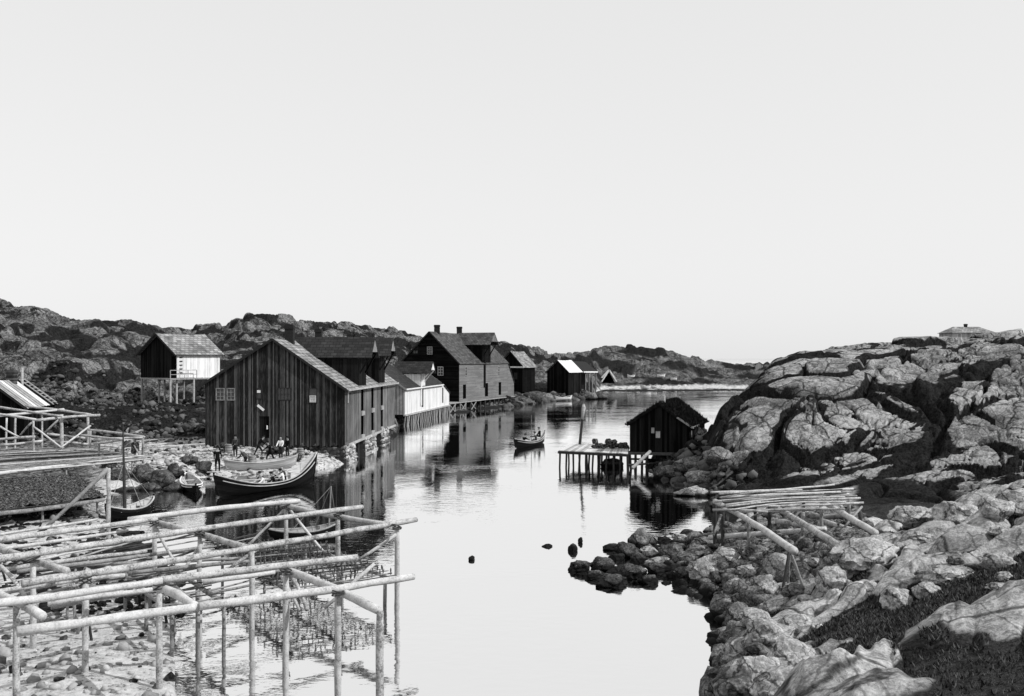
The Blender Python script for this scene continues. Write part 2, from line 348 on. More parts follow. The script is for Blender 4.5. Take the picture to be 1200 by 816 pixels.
Z += lowland * ((ir - .5) * (.22 + .9 * np.clip((YG - 84) / 8, 0, 1)) * fade(np.clip(dr / .4, 0, 1)) * np.clip((YG - 52) / 10, .25, 1) + fbm(XG / 5, YG / 5, 3, 186) * .25 + fbm(XG / .5, YG / .5, 3, 188) * .05)
# --- vegetation cover (turf, heather, seaweed): a property of the place, carried as an attribute
veg_r = np.clip(crack_r * 1.15 + (fbm(p / 5, q / 5, 5, 200, .6) * 1.8 - .74), 0, 1) * hillr
toe = hillr * np.clip((2.6 - ZB) / 1.0, 0, 1) * np.clip((UG - 985) / 40, 0, 1)
veg_f = fore * np.clip((1 - rockm) * 1.1 * np.clip((ZB - .9) / .8, 0, 1) + np.clip(1 - dm / .12, 0, 1) * np.clip((ZB - .6) / .6, 0, 1) + fbm(XG / .8, YG / .8, 3, 210) * .5 , 0, 1)
cl = np.clip(1 - da / .3, 0, 1) + br2 * np.clip(1 - db / .3, 0, 1)
veg_l = left * hid * np.clip(cl * .8 + ((fbm(p / 7, ql / 3.5, 5, 220, .65) * 2.6 + 0.30 - 0.3 * far)), 0, 1)
veg_l += left * (1 - hid) * np.clip((ZB - 1.15) * 2 + fbm(XG / 4, YG / 4, 3, 225) * 2, 0, 1) * np.clip((YG - 84) / 5, 0, 1)
farb = np.clip((YG - 220) / 20, 0, 1) * np.clip((UG - 690) / 10, 0, 1)
veg_l = veg_l * (1 - farb) + farb * np.clip((ZB - .75) / .5, 0, 1) * np.clip(.42 + fbm(p / 12, YG / 8, 4, 228) * 1.6, 0, 1)
VEG = np.clip(veg_r + toe + veg_f + veg_l, 0, 1)
WET = np.clip(1 - (Z - 0.05) / 0.55, 0, 1)                                # weed-dark tidal zone
pale_l = left * (1 - hid) * np.clip(np.where(YG > 50, (UG - 75 - (YG - 50) * .9) / 45, (UG + 90) / 60), 0, 1) * np.clip((98 - YG) / 8, 0, 1)
WET = WET * np.clip(1 - pale_l * 1.0, 0, 1)
KIND = np.clip(pale_l + farb * np.clip((.9 - ZB) / .3, 0, 1), 0, 1)       # shell sand / bleached pebbles

def sub_mesh(name, mask_fn, mat):
    nr, nc = Z.shape
    idx = np.arange(nr * nc).reshape(nr, nc)
    qf = np.stack([idx[:-1, :-1], idx[:-1, 1:], idx[1:, 1:], idx[1:, :-1]], -1)
    keep = mask_fn(UG[:-1, :-1], YG[:-1, :-1])
    qf = qf[keep]
    used = np.unique(qf); remap = np.full(nr * nc, -1); remap[used] = np.arange(len(used))
    qf = remap[qf]
    co = np.stack([XG.ravel()[used], YG.ravel()[used], Z.ravel()[used]], -1).astype(np.float32)
    me = bpy.data.meshes.new(name)
    me.vertices.add(len(co)); me.vertices.foreach_set('co', co.ravel())
    me.loops.add(qf.size); me.loops.foreach_set('vertex_index', qf.ravel().astype(np.int32))
    me.polygons.add(len(qf)); me.polygons.foreach_set('loop_start', np.arange(0, qf.size, 4, dtype=np.int32))
    me.polygons.foreach_set('use_smooth', np.ones(len(qf), dtype=bool))
    me.update(calc_edges=True)
    for nm, arr in (('veg', VEG), ('wet', WET), ('sand', KIND)):
        a = me.attributes.new(nm, 'FLOAT', 'POINT'); a.data.foreach_set('value', arr.ravel()[used].astype(np.float32))
    me.materials.append(mat)
    o = bpy.data.objects.new(name, me); COL.objects.link(o); tag(o, kind='structure')
    return o

def crack_lines(n, oc, col, s=1.0, cw=1.0):
    """thin branching joints in the stone, dark with lichen"""
    nz = noise(n, 1.1 * s, 4, .6, oc); w = N(n, 'ShaderNodeMixRGB', blend_type='ADD'); w.inputs[0].default_value = .9; n.links.new(oc, w.inputs[1]); n.links.new(nz.outputs['Color'], w.inputs[2])
    out = col
    for sc, wd, dk in ((.55 * s, .035 * cw, .12), (1.7 * s, .05 * cw, .35 + .2 * (1 - cw))):
        v = N(n, 'ShaderNodeTexVoronoi', feature='DISTANCE_TO_EDGE'); v.inputs['Scale'].default_value = sc; n.links.new(w.outputs[0], v.inputs['Vector'])
        r = ramp(n, v.outputs['Distance'], [(wd * .35, dk), (wd, 1)])
        mx = N(n, 'ShaderNodeMixRGB', blend_type='MULTIPLY'); mx.inputs[0].default_value = .85; n.links.new(out, mx.inputs[1]); n.links.new(r.outputs[0], mx.inputs[2]); out = mx.outputs[0]
    return mx
def rock_mat(name, lo, hi, vegd, vegl, sand=0.62, fine=9.0, crk=1.0, cw=1.0):
    m, n, b = mat_base(name, 0.95, 0.04)
    oc = mapped(n, (1, 1, 1))
    big = noise(n, 0.25, 4, 0.6, oc); mid = noise(n, 1.8, 6, 0.7, oc, .4); fin = noise(n, fine, 6, 0.75, oc)
    t = mth(n, 'ADD', mth(n, 'ADD', mth(n, 'MULTIPLY', big.outputs[0], .3), mth(n, 'MULTIPLY', mid.outputs[0], .35)), mth(n, 'MULTIPLY', fin.outputs[0], .35))
    rock = ramp(n, t, [(0.37, lo * .55), (0.46, lo), (0.58, hi)])
    lich = noise(n, 3.2, 7, .8, oc); lr = ramp(n, lich.outputs[0], [(0.40, 0.45), (0.50, 1.0)])
    rk = N(n, 'ShaderNodeMixRGB', blend_type='MULTIPLY'); rk.inputs[0].default_value = .8
    n.links.new(rock.outputs[0], rk.inputs[1]); n.links.new(lr.outputs[0], rk.inputs[2])
    vg = ramp(n, mth(n, 'ADD', mth(n, 'MULTIPLY', fin.outputs[0], .6), mth(n, 'MULTIPLY', mid.outputs[0], .4)), [(0.42, vegd * .5), (0.60, vegl)])
    rk = crack_lines(n, oc, rk.outputs[0], crk, cw)
    av = N(n, 'ShaderNodeAttribute', attribute_name='veg'); aw = N(n, 'ShaderNodeAttribute', attribute_name='wet'); asd = N(n, 'ShaderNodeAttribute', attribute_name='sand')
    vm = mth(n, 'ADD', av.outputs['Fac'], mth(n, 'MULTIPLY', mth(n, 'SUBTRACT', t, .5), 1.6))
    vr = ramp(n, vm, [(0.38, 0), (0.56, 1)])
    sd = ramp(n, mth(n, 'ADD', mth(n, 'MULTIPLY', mid.outputs[0], .6), mth(n, 'MULTIPLY', fin.outputs[0], .4)), [(0.40, .10), (0.47, sand * .7), (.60, sand)])
    m1_ = N(n, 'ShaderNodeMixRGB'); n.links.new(asd.outputs['Fac'], m1_.inputs[0]); n.links.new(rk.outputs[0], m1_.inputs[1]); n.links.new(sd.outputs[0], m1_.inputs[2])
    m2_ = N(n, 'ShaderNodeMixRGB'); n.links.new(vr.outputs[0], m2_.inputs[0]); n.links.new(m1_.outputs[0], m2_.inputs[1]); n.links.new(vg.outputs[0], m2_.inputs[2])
    wr = ramp(n, mth(n, 'ADD', aw.outputs['Fac'], mth(n, 'MULTIPLY', mth(n, 'SUBTRACT', mid.outputs[0], .5), 1.2)), [(0.45, 0), (0.65, 1)])
    m3_ = N(n, 'ShaderNodeMixRGB'); m3_.inputs[2].default_value = (.02, .02, .02, 1)
    n.links.new(wr.outputs[0], m3_.inputs[0]); n.links.new(m2_.outputs[0], m3_.inputs[1])
    n.links.new(m3_.outputs[0], b.inputs['Base Color'])
    bump(n, b, mth(n, 'ADD', mid.outputs[0], mth(n, 'MULTIPLY', fin.outputs[0], .5)), 0.9, 0.12)
    return m
ROCK_R = rock_mat('lichened_granite', .15, .45, .006, .030, crk=.6, cw=.8)
ROCK_L = rock_mat('dark_heath_rock', .045, .27, .006, .030, fine=5, crk=.7)
ROCK_F = rock_mat('pale_foreground_rock', .22, .62, .012, .06, fine=14, crk=.45, cw=.5)
sub_mesh('hillside', lambda u, y: (u < 660), ROCK_L)
sub_mesh('far_shore', lambda u, y: (u >= 660) & (y > 180), ROCK_L)
sub_mesh('rock_hill', lambda u, y: (u >= 660) & (y > 50) & (y <= 180), ROCK_R)
sub_mesh('rocky_foreshore', lambda u, y: (u >= 660) & (y <= 50), ROCK_F)
def ground_z(x, y):
    u = x / y * F + U0
    i = int(np.clip(np.searchsorted(YY, y), 1, len(YY) - 1)); j = int(np.clip(np.searchsorted(UU, u), 1, len(UU) - 1))
    return float(Z[i, j])

# ---------------------------------------------------------------- water
m, n, b = mat_base('harbour_water', 0.03, 0.5)
b.inputs['Base Color'].default_value = (.97, .97, .97, 1); b.inputs['Metallic'].default_value = 1.0
oc = mapped(n, (1, 1, 1))
w1 = noise(n, 1.6, 3, .5, mapped(n, (1, 1.6, 1))); w2 = noise(n, 0.12, 3, .6, oc)
calm = ramp(n, w2.outputs[0], [(0.42, .25), (0.62, 1.0)])
hgt = mth(n, 'MULTIPLY', w1.outputs[0], calm.outputs[0])
bump(n, b, hgt, 0.3, 0.05)
mb = MB(); mb.poly([(-9000, -50, 0), (9000, -50, 0), (9000, 20000, 0), (-9000, 20000, 0)])
WATER = tag(mb.build('water', m), kind='structure')
# ================================================================ buildings
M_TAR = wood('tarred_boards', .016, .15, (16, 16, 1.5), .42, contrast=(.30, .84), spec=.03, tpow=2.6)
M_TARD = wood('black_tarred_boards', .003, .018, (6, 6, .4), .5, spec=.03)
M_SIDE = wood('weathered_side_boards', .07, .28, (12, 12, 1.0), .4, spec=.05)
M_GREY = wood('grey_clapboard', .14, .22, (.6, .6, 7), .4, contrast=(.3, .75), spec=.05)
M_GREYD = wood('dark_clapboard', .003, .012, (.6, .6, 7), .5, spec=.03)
M_WHITE = wood('whitewashed_boards', .55, .85, (5, 5, .6), .35, contrast=(.25, .6))
M_PALE = wood('bleached_wood', .28, .6, (1.5, 1.5, 8), .5)
M_BARGE = wood('grey_trim_boards', .2, .42, (2, 2, 2), .4)
M_DARKTRIM = plain('dark_trim', .02)
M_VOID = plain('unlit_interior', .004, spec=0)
M_SLATE = shingle('light_worn_slates', .15, .36)
M_SLATED = shingle('dark_slates', .009, .03)
M_SLATEM = shingle('grey_slates', .04, .11)
M_ROOFW = plain('bright_sheet_roof', .7, .4, .15, 1.2)
M_TURF = plain('turf_roof', .014, 1, .7, 3.5, 0)
M_BRICK = plain('sooty_brick', .02, .9, .4, 8)
M_STONE = plain('pale_foundation_stone', .32, .9, .45, 2.5)
M_STONED = plain('dark_foundation_stone', .05, .9, .5, 2.5)
M_GLASS = plain('dim_glass', .03, .15, .2, 2, .6)
M_GLASSP = plain('papered_window', .7, .6, .1, 2)
M_POLE = pole_mat('barked_pole', .22, .62)
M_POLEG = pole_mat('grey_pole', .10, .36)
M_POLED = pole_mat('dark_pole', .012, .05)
M_ROPE = plain('hemp_rope', .25)
M_BOATL = wood('light_boat_planks', .3, .62, (1.2, 1.2, 8), .5)
M_BOATD = wood('tarred_hull', .003, .012, (1.2, 1.2, 8), .4, spec=.06)

class Frame:
    """local building frame: s across (to the left), t along (away), z up"""
    def __init__(f, C, d):
        f.C = Vector((C[0], C[1], 0)); f.d = Vector((d[0], d[1], 0)).normalized(); f.w = Vector((-f.d.y, f.d.x, 0))
    def __call__(f, s, t, z): return f.C + f.w * s + f.d * t + Vector((0, 0, z))

def board_wall(mb, O, ax, L, z0, top, out, bw=.22, openings=(), th=.03, horiz=False, gap=.012, rag=0.0, m=0):
    """boards over a dark backing; O origin, ax unit along wall, out unit outwards, top(s) -> z"""
    O, ax, out = Vector(O), Vector(ax), Vector(out); up = Vector((0, 0, 1))
    O = Vector((O.x, O.y, 0))
    if not horiz:
        s = 0.0
        while s < L - 1e-3:
            e = min(L, s + bw * random.uniform(.8, 1.2)); a, b_ = s + gap / 2, e - gap / 2
            if L - e < bw * .4: e = L; b_ = L - gap / 2
            segs = [(z0 - random.uniform(0, rag), None)]
            mid = (s + e) / 2
            for (o0, o1, oz0, oz1) in sorted(openings, key=lambda o: o[2]):
                if o0 < mid < o1:
                    z_, _ = segs[-1]; segs[-1] = (z_, oz0); segs.append((oz1, None))
            dep = th + random.uniform(-.008, .012); tone = random.random()
            for (za, zb) in segs:
                t0, t1 = (top(a), top(b_)) if zb is None else (zb, zb)
                if min(t0, t1) - za < .02: continue
                B = [O + ax * a + up * za, O + ax * b_ + up * za]
                Tt = [O + ax * a + up * t0, O + ax * b_ + up * t1]
                mb.hexa([B[0], B[1], B[1] + out * dep, B[0] + out * dep], [Tt[0], Tt[1], Tt[1] + out * dep, Tt[0] + out * dep], tone, m)
            s = e
    else:
        zmax = max(top(L * i / 40) for i in range(41)); z = z0
        while z < zmax:
            zt = z + bw; mid = z + bw * .5
            ss = [L * i / 400 for i in range(401) if top(L * i / 400) >= mid]
            if ss:
                spans = [(ss[0], ss[-1])]
                for (o0, o1, oz0, oz1) in openings:
                    if oz0 < mid < oz1:
                        ns = []
                        for a, b_ in spans:
                            if o0 > a and o1 < b_: ns += [(a, o0), (o1, b_)]
                            else: ns.append((a, b_))
                        spans = ns
                for a, b_ in spans:
                    x = a
                    while x < b_ - .01:
                        xe = min(b_, x + random.uniform(2.5, 5)); tone = random.random()
                        B = [O + ax * x + up * (z + gap), O + ax * (xe - gap) + up * (z + gap)]
                        mb.hexa([B[0], B[1], B[1] + out * th * 1.4, B[0] + out * th * 1.4], [q_ + up * (bw - gap) for q_ in B] + [q_ + up * (bw - gap) + out * th * .4 for q_ in B[::-1]], tone, m)
                        x = xe
            z = zt
def wall(root, name, O, ax, L, z0, top, out, mat, **k):
    mb = MB(); O = Vector((O[0], O[1], 0)); ax = Vector(ax); out = Vector(out)
    board_wall(mb, O, ax, L, z0, top, out, **k)
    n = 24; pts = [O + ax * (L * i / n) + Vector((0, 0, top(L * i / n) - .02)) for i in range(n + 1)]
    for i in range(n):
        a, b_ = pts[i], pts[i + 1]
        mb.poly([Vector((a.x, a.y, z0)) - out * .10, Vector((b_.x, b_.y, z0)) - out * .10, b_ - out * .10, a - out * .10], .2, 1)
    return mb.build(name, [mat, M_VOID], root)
def uvmap(o, fu, fv):
    me = o.data; uv = me.uv_layers.new(name='UVMap'); off = o.matrix_world.translation.copy()
    q = o; off = Vector((0, 0, 0))
    while q.parent is not None: off += q.parent.location; q = q.parent
    for l in me.loops:
        p_ = me.vertices[l.vertex_index].co + off; uv.data[l.index].uv = (fu(p_), fv(p_))
def slab(mb, a, b_, c, d, th=.12, tone=.5, m=0):
    """thick panel from four top corners"""
    a, b_, c, d = map(Vector, (a, b_, c, d)); nn = (b_ - a).cross(d - a).normalized()
    if nn.z < 0: nn = -nn
    mb.hexa([p_ - nn * th for p_ in (a, b_, c, d)], [a, b_, c, d], tone, m)
def window(root, O, ax, out, s0, s1, z0, z1, nx=2, ny=3, glass=None, frame=None, fw=.07, bars=.035):
    O = Vector((O[0], O[1], 0)); ax, out = Vector(ax), Vector(out); up = Vector((0, 0, 1)); glass = glass or M_GLASS; frame = frame or M_BARGE
    mb = MB(); cz = (z0 + z1) / 2; cs = (s0 + s1) / 2
    q = lambda s, z, o=.02: O + ax * s + up * z + out * o
    for s in (s0 + fw / 2, s1 - fw / 2): mb.obox(q(s, cz), ax * fw / 2, out * .04, up * (z1 - z0) / 2, .7)
    for z in (z0 + fw / 2, z1 - fw / 2): mb.obox(q(cs, z), ax * ((s1 - s0) / 2 - fw - .001), out * .036, up * fw / 2, .7)
    for i in range(1, nx): mb.obox(q(s0 + (s1 - s0) * i / nx, cz, .01), ax * bars / 2, out * .02, up * ((z1 - z0) / 2 - fw), .8)
    for i in range(1, ny): mb.obox(q(cs, z0 + (z1 - z0) * i / ny, .012), ax * ((s1 - s0) / 2 - fw), out * .016, up * bars / 2, .8)
    w_ = mb.build('window', frame, root)
    mb = MB(); mb.obox(q(cs, cz, -.025), ax * ((s1 - s0) / 2 - .02), out * .008, up * ((z1 - z0) / 2 - .02)); mb.build('pane', glass, w_)
    return w_
def panel(root, name, O, ax, out, s0, s1, z0, z1, mat, dep=-.06, th=.03):
    O = Vector((O[0], O[1], 0)); ax, out = Vector(ax), Vector(out); mb = MB(); n = max(1, int((s1 - s0) / .18))
    for i in range(n):
        a = s0 + (s1 - s0) * i / n; b_ = s0 + (s1 - s0) * (i + 1) / n - .01
        mb.obox(O + ax * (a + b_) / 2 + Vector((0, 0, (z0 + z1) / 2)) + out * (dep + random.uniform(0, .01)), ax * (b_ - a) / 2, out * th / 2, Vector((0, 0, (z1 - z0) / 2)), random.random())
    return mb.build(name, mat, root)
def chimney(parent, p, w, h, mat=None):
    mb = MB(); x, y, z = p
    k = int(h / .14)
    for i in range(k):
        j = random.uniform(-.01, .01); mb.obox((x + j, y, z + .07 + i * .14), (w / 2 + (0.05 if i >= k - 2 else 0), 0, 0), (0, w / 2 + (0.05 if i >= k - 2 else 0), 0), (0, 0, .066), random.random())
    mb.obox((x, y, z + h * .5), (w / 2 - .02, 0, 0), (0, w / 2 - .02, 0), (0, 0, h * .5 - .01))
    return mb.build('chimney', mat or M_BRICK, parent)

def gable_shell(root, f, Wd, L, z0, zr, zl, zp, pk, front, side, roofm, bw=.22, horiz=False, fo=(), so=(), ov=.35, eo=.35, th=.14, zb=None, ns=1, trim=None, rag=.05, bws=None, side_m=None):
    """front gable at t=0, right side wall at s=0; returns (top function, roof object)"""
    top = lambda s: zr + (zp - zr) * s / pk if s < pk else zl + (zp - zl) * (Wd - s) / (Wd - pk)
    ft = lambda s: top(s) - th
    wall(root, 'wall', f(0, 0, 0), f.w, Wd, z0, ft, -f.d, front, bw=bw, horiz=horiz, openings=fo, rag=rag)
    wall(root, 'wall', f(0, L, 0), f.w, Wd, z0, ft, f.d, front, bw=bw * 2, horiz=horiz)
    wall(root, 'wall', f(0, 0, 0), f.d, L, z0, lambda s: zr - th, -f.w, side, bw=bws or bw, horiz=horiz, openings=so, rag=rag)
    wall(root, 'wall', f(Wd, 0, 0), f.d, L, z0, lambda s: zl - th, f.w, front, bw=bw * 2, horiz=horiz)
    mb = MB(); kr = (zp - zr) / pk; kl = (zp - zl) / (Wd - pk)
    # slightly sagging, uneven old roof
    nt_ = 14
    def sag(i): return -.10 * math.sin(math.pi * i / nt_) + .03 * math.sin(i * 2.3 + Wd)
    for i in range(nt_):
        ta, tb = -ov + (L + 2 * ov) * i / nt_, -ov + (L + 2 * ov) * (i + 1) / nt_
        za, zc = sag(i), sag(i + 1)
        slab(mb, f(-eo, ta, zr - kr * eo + za * .3), f(-eo, tb, zr - kr * eo + zc * .3), f(pk, tb, zp + zc), f(pk, ta, zp + za), th - .02)
        slab(mb, f(Wd + eo, ta, zl - kl * eo + za * .3), f(Wd + eo, tb, zl - kl * eo + zc * .3), f(pk, tb, zp + zc), f(pk, ta, zp + za), th - .02)
    ro = mb.build('roof', roofm, root); uvmap(ro, lambda p_: p_.dot(f.d), lambda p_: p_.z * 1.55)
    tr = trim or M_DARKTRIM
    for t_ in (-ov - .02, L + ov + .02):
        mb = MB(); mb.beam(f(-eo, t_, zr - kr * eo - .10), f(pk, t_, zp - .08), .05, .2, .5, up=(0, 0, 1)); mb.build('barge_board', tr, root)
        mb = MB(); mb.beam(f(Wd + eo, t_, zl - kl * eo - .10), f(pk, t_, zp - .08), .05, .2, .4); mb.build('barge_board', tr, root)
    return top, ro

def dormer(root, f, Lt, half, zroof_at, zr_d, s_back, over, mat, roofm, trim, zw=None, drop=1.5, slope=1.0, hood=None):
    """wall dormer with a crane hood: ridge runs across (along s) at t=Lt and sticks out over the water side"""
    d_ = thing_part('dormer', root)
    ze = zr_d - half * slope
    mb = MB(); o_ = .25
    for sg in (-1, 1):
        slab(mb, f(-over, Lt, zr_d), f(s_back, Lt, zr_d), f(s_back, Lt + sg * (half + o_), ze - o_ * slope), f(-over, Lt + sg * (half + o_), ze - o_ * slope), .1)
    rr = mb.build('roof', roofm, d_); uvmap(rr, lambda p_: p_.dot(f.w), lambda p_: p_.z * 1.5)
    # cheeks, stepping down on to the main roof
    mb = MB()
    for sg in (-1, 1):
        n = 18; s1 = s_back
        for i in range(n):
            a, b_ = s1 * i / n, s1 * (i + 1) / n - .01
            za, zb_ = min(zroof_at(a), ze - .05) - .1, min(zroof_at(b_), ze - .05) - .1
            if ze - .1 - max(za, zb_) < .02: continue
            o1 = f.d * (sg * .04)
            A, B = f(a, Lt + sg * half, za), f(b_, Lt + sg * half, zb_); C_, D = f(b_, Lt + sg * half, ze - .1), f(a, Lt + sg * half, ze - .1)
            mb.hexa([A, B, B + o1, A + o1], [D, C_, C_ + o1, D + o1], random.random())
    # front face of the dormer
    board_wall(mb, f(0, Lt - half, 0), f.d, 2 * half, zroof_at(0) - .15, lambda x: zr_d - abs(x - half) * slope - .1, -f.w, bw=.2)
    mb.build('cheek', mat, d_)
    # hood: little closed gable at the very tip, braced back to the wall
    mb = MB()
    board_wall(mb, f(-over + .08, Lt - half * .75, 0), f.d, 1.5 * half, ze + half * .25 * slope - .15, lambda x: zr_d - abs(x - half * .75) * slope - .1, -f.w, bw=.18)
    mb.build('hood_gable', hood or trim, d_)
    for sg in (-1, 1):
        mb = MB()
        mb.beam(f(-.05, Lt + sg * half * .7, ze - drop), f(-over + .15, Lt + sg * half * .6, ze + .1), .14, .14, .4)
        mb.beam(f(0, Lt + sg * half * .75, ze + .05), f(-over + .1, Lt + sg * half * .6, ze + .12), .12, .12, .4)
        mb.build('hoist_brace', mat, d_)
    mb = MB(); mb.tube([f(.3, Lt, zr_d - .35), f(-over + .2, Lt, zr_d - .35)], .07, 6)
    mb.build('hoist_beam', mat, d_)
    return d_
def thing_part(name, root):
    o = bpy.data.objects.new(name, None); COL.objects.link(o); o.parent = root; return o

def stone(mb, c, r, tone=None, m=0, flat=1.0):
    """one rough stone: a jittered, bevel-like 14-gon lump"""
    c = Vector(c); rx, ry, rz = r; ang = random.uniform(0, 6.3); n = 6; rings = [(-.95, .55), (-.5, .95), (.35, 1.0), (.9, .62)]
    base = len(mb.v); ca_, sa_ = math.cos(ang), math.sin(ang)
    for (h, k) in rings:
        for j in range(n):
            a = 2 * math.pi * j / n; q_ = k * random.uniform(.78, 1.15)
            x, y = math.cos(a + random.uniform(-.3, .3)) * rx * q_, math.sin(a + random.uniform(-.3, .3)) * ry * q_
            mb.v.append((c.x + x * ca_ - y * sa_, c.y + x * sa_ + y * ca_, c.z + rz * h * random.uniform(.8, 1.1)))
    t = random.random() if tone is None else tone
    for i in range(3):
        for j in range(n):
            mb.f.append((base + i * n + j, base + i * n + (j + 1) % n, base + (i + 1) * n + (j + 1) % n, base + (i + 1) * n + j)); mb.t.append(t); mb.m.append(m)
    mb.f.append(tuple(base + j for j in range(n))[::-1]); mb.t.append(t); mb.m.append(m)
    mb.f.append(tuple(base + 3 * n + j for j in range(n))); mb.t.append(t); mb.m.append(m)
def drystone(root, name, p0, p1, z0, z1, thick, size=.4, mat=None, batter=.12, out=None):
    p0, p1 = Vector(p0), Vector(p1); ax = (p1 - p0); L = ax.length; ax /= L
    o = out if out is not None else Vector((ax.y, -ax.x, 0)); mb = MB(); z = z0
    mb.hexa([p0 + Vector((0, 0, z0)), p1 + Vector((0, 0, z0)), p1 - o * thick + Vector((0, 0, z0)), p0 - o * thick + Vector((0, 0, z0))],
            [p0 - o * .12 + Vector((0, 0, z1 - .1)), p1 - o * .12 + Vector((0, 0, z1 - .1)), p1 - o * thick + Vector((0, 0, z1 - .1)), p0 - o * thick + Vector((0, 0, z1 - .1))], 0, 1)
    while z < z1 - .05:
        h = size * random.uniform(.45, .75); s = 0
        while s < L:
            wd = size * random.uniform(.6, 1.6)
            k = (z - z0)
            stone(mb, p0 + ax * min(s + wd / 2, L) - o * (k * batter + random.uniform(-.04, .06)) + Vector((0, 0, z + h / 2)), (wd * .56, size * .5, h * .58))
            s += wd
        z += h
    return mb.build(name, [mat or M_STONE, M_STONED], root)

# tone-aware stone
def stone_mat(name, lo, hi):
    m, n, b = mat_base(name, .9, .1)
    at = N(n, 'ShaderNodeAttribute', attribute_name='tone'); g = noise(n, 3, 6, .7, mapped(n, (1, 1, 1)))
    t = mth(n, 'ADD', mth(n, 'MULTIPLY', at.outputs['Fac'], .5), mth(n, 'MULTIPLY', g.outputs[0], .5))
    r = ramp(n, t, [(.25, lo), (.75, hi)]); n.links.new(r.outputs[0], b.inputs['Base Color']); bump(n, b, g.outputs[0], .6, .05); return m
M_PIER = stone_mat('pier_stones', .10, .55); M_RUB = stone_mat('shore_rubble', .03, .32); M_QUAY = stone_mat('quay_stones', .02, .13); M_SCREE = stone_mat('dark_scree', .005, .13)

# ---------------------------------------------------------------- 1 the big tarred warehouse
def flat(z): return lambda s: z
f = Frame((-14.25, 80), (.045, 1)); Wd, L = 12.05, 25.0
root = thing('warehouse', 'largest building, black tarred board gable with weathered light streaks, above the big beached boat', 'warehouse', f(0, 0, 1.6))
px = lambda u, v, Y=80.3: ((-14.25 - (u - U0) / F * Y), EYE - (v - V0) / F * Y)   # gable pixel -> (s, z)
def op(u0, u1, v0, v1):
    s1, z1 = px(u0, v0); s0, z0_ = px(u1, v1); return (s0, s1, z0_, z1)
fo = [op(252, 262.5, 455, 469.5), op(265, 275, 455, 469.5), op(300, 306.5, 455, 468), op(325, 341.5, 454.5, 469.5), op(362, 372.5, 455, 473), op(303.5, 315.5, 488, 513.5)]
doors = [(7.2, 1.15), (12.0, 1.2), (17.0, 1.2)]
so = []
for t_, w_ in doors: so += [(t_ - w_ / 2, t_ + w_ / 2, 4.15, 6.2), (t_ - w_ / 2, t_ + w_ / 2, 1.9, 3.7)]
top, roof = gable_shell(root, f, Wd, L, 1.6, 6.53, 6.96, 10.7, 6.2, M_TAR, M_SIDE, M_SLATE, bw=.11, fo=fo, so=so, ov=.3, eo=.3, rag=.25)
for i, (s0, s1, z0_, z1) in enumerate(fo[:4]):
    window(root, f(0, 0, 0), f.w, -f.d, s0, s1, z0_, z1, (2, 2, 1, 4)[i], (3, 3, 2, 2)[i], frame=(M_POLEG, M_POLEG, M_DARKTRIM, M_DARKTRIM)[i])
window(root, f(0, 0, 0), f.w, -f.d, *fo[4], 1, 2, frame=M_DARKTRIM)
s0, s1, z0_, z1 = op(363.5, 371, 463.5, 471.5)
tag(window(root, f(0, -.05, 0), f.w, -f.d, s0, s1, z0_, z1, 2, 2, glass=M_GLASSP, frame=M_PALE), 'bright small window on the right of the gable')
s0, s1, z0_, z1 = op(301, 305.5, 457.5, 460.5); panel(root, 'shutter', f(0, 0, 0), f.w, -f.d, s0, s1, z0_, z1, M_WHITE, .03)
dr = panel(root, 'door', f(0, 0, 0), f.w, -f.d, *fo[5], M_TARD, -.07)
mb = MB(); s, z = px(313, 501); mb.obox(f(s, .0, z), f.w * .05, f.d * .03, Vector((0, 0, .16))); mb.build('handle', M_WHITE, dr)
mb = MB(); s, z = px(306, 478); mb.beam(f(s + .3, -.09, z + .22), f(s - .25, -.09, z - .22), .04, .2); mb.build('board_sign', M_WHITE, root)
for t_, w_ in doors:
    for z_ in (3.72, 1.55):
        mb = MB(); mb.obox(f(-.06, t_, z_ + .17), f.d * (w_ / 2 + .06), f.w * .09, Vector((0, 0, .19)), .8); mb.build('door_sill', M_BARGE, root)
    for (za, zb) in ((1.9, 3.7), (4.15, 6.2)): panel(root, 'door', f(0, 0, 0), f.d, -f.w, t_ - w_ / 2, t_ + w_ / 2, za, zb, M_VOID, -.09)
for tt, zr_d in ((7.2, 10.98), (17.0, 11.15)):
    dormer(root, f, tt, 1.75, top, zr_d, 6.2, 1.25, M_TARD, M_SLATED, M_BARGE, drop=1.7, slope=.95)
chimney(roof, f(6.0, 4.4, 10.1), .75, 1.95); chimney(roof, f(6.3, 16, 10.4), .65, 1.6)
mb = MB(); mb.beam(f(-.42, -.3, 6.28), f(-.42, L + .3, 6.22), .05, .16); mb.build('eaves_board', M_PALE, root)
mb = MB(); mb.obox(f(-.05, 1.0, 5.7), f.d * .12, f.w * .05, Vector((0, 0, .55))); mb.build('downpipe', M_PALE, root)
# stone piers below the water side and the rubble footing below the gable
for t0, t1 in ((0, 3.6), (8.2, 13.0), (16.5, 20.5)):
    drystone(root, 'stone_pier', f(-.15, t0, 0), f(-.15, t1, 0), -.6, 1.5, 2.2, .55, M_PIER, out=-f.w)
drystone(root, 'stone_footing', f(Wd - .3, .1, 0), f(.1, .1, 0), .3, 1.55, 1.0, .5, M_QUAY, out=-f.d)
for t_ in np.arange(0.3, L, 2.1): mb = MB(); mb.tube([f(.25, t_, -1), f(.25, t_, 1.5)], .13, 7); mb.build('pile', M_POLED, root)
mb = MB(); mb.beam(f(-.02, 0, 1.5), f(-.02, L, 1.5), .25, .2); mb.build('sill_beam', M_PALE, root)

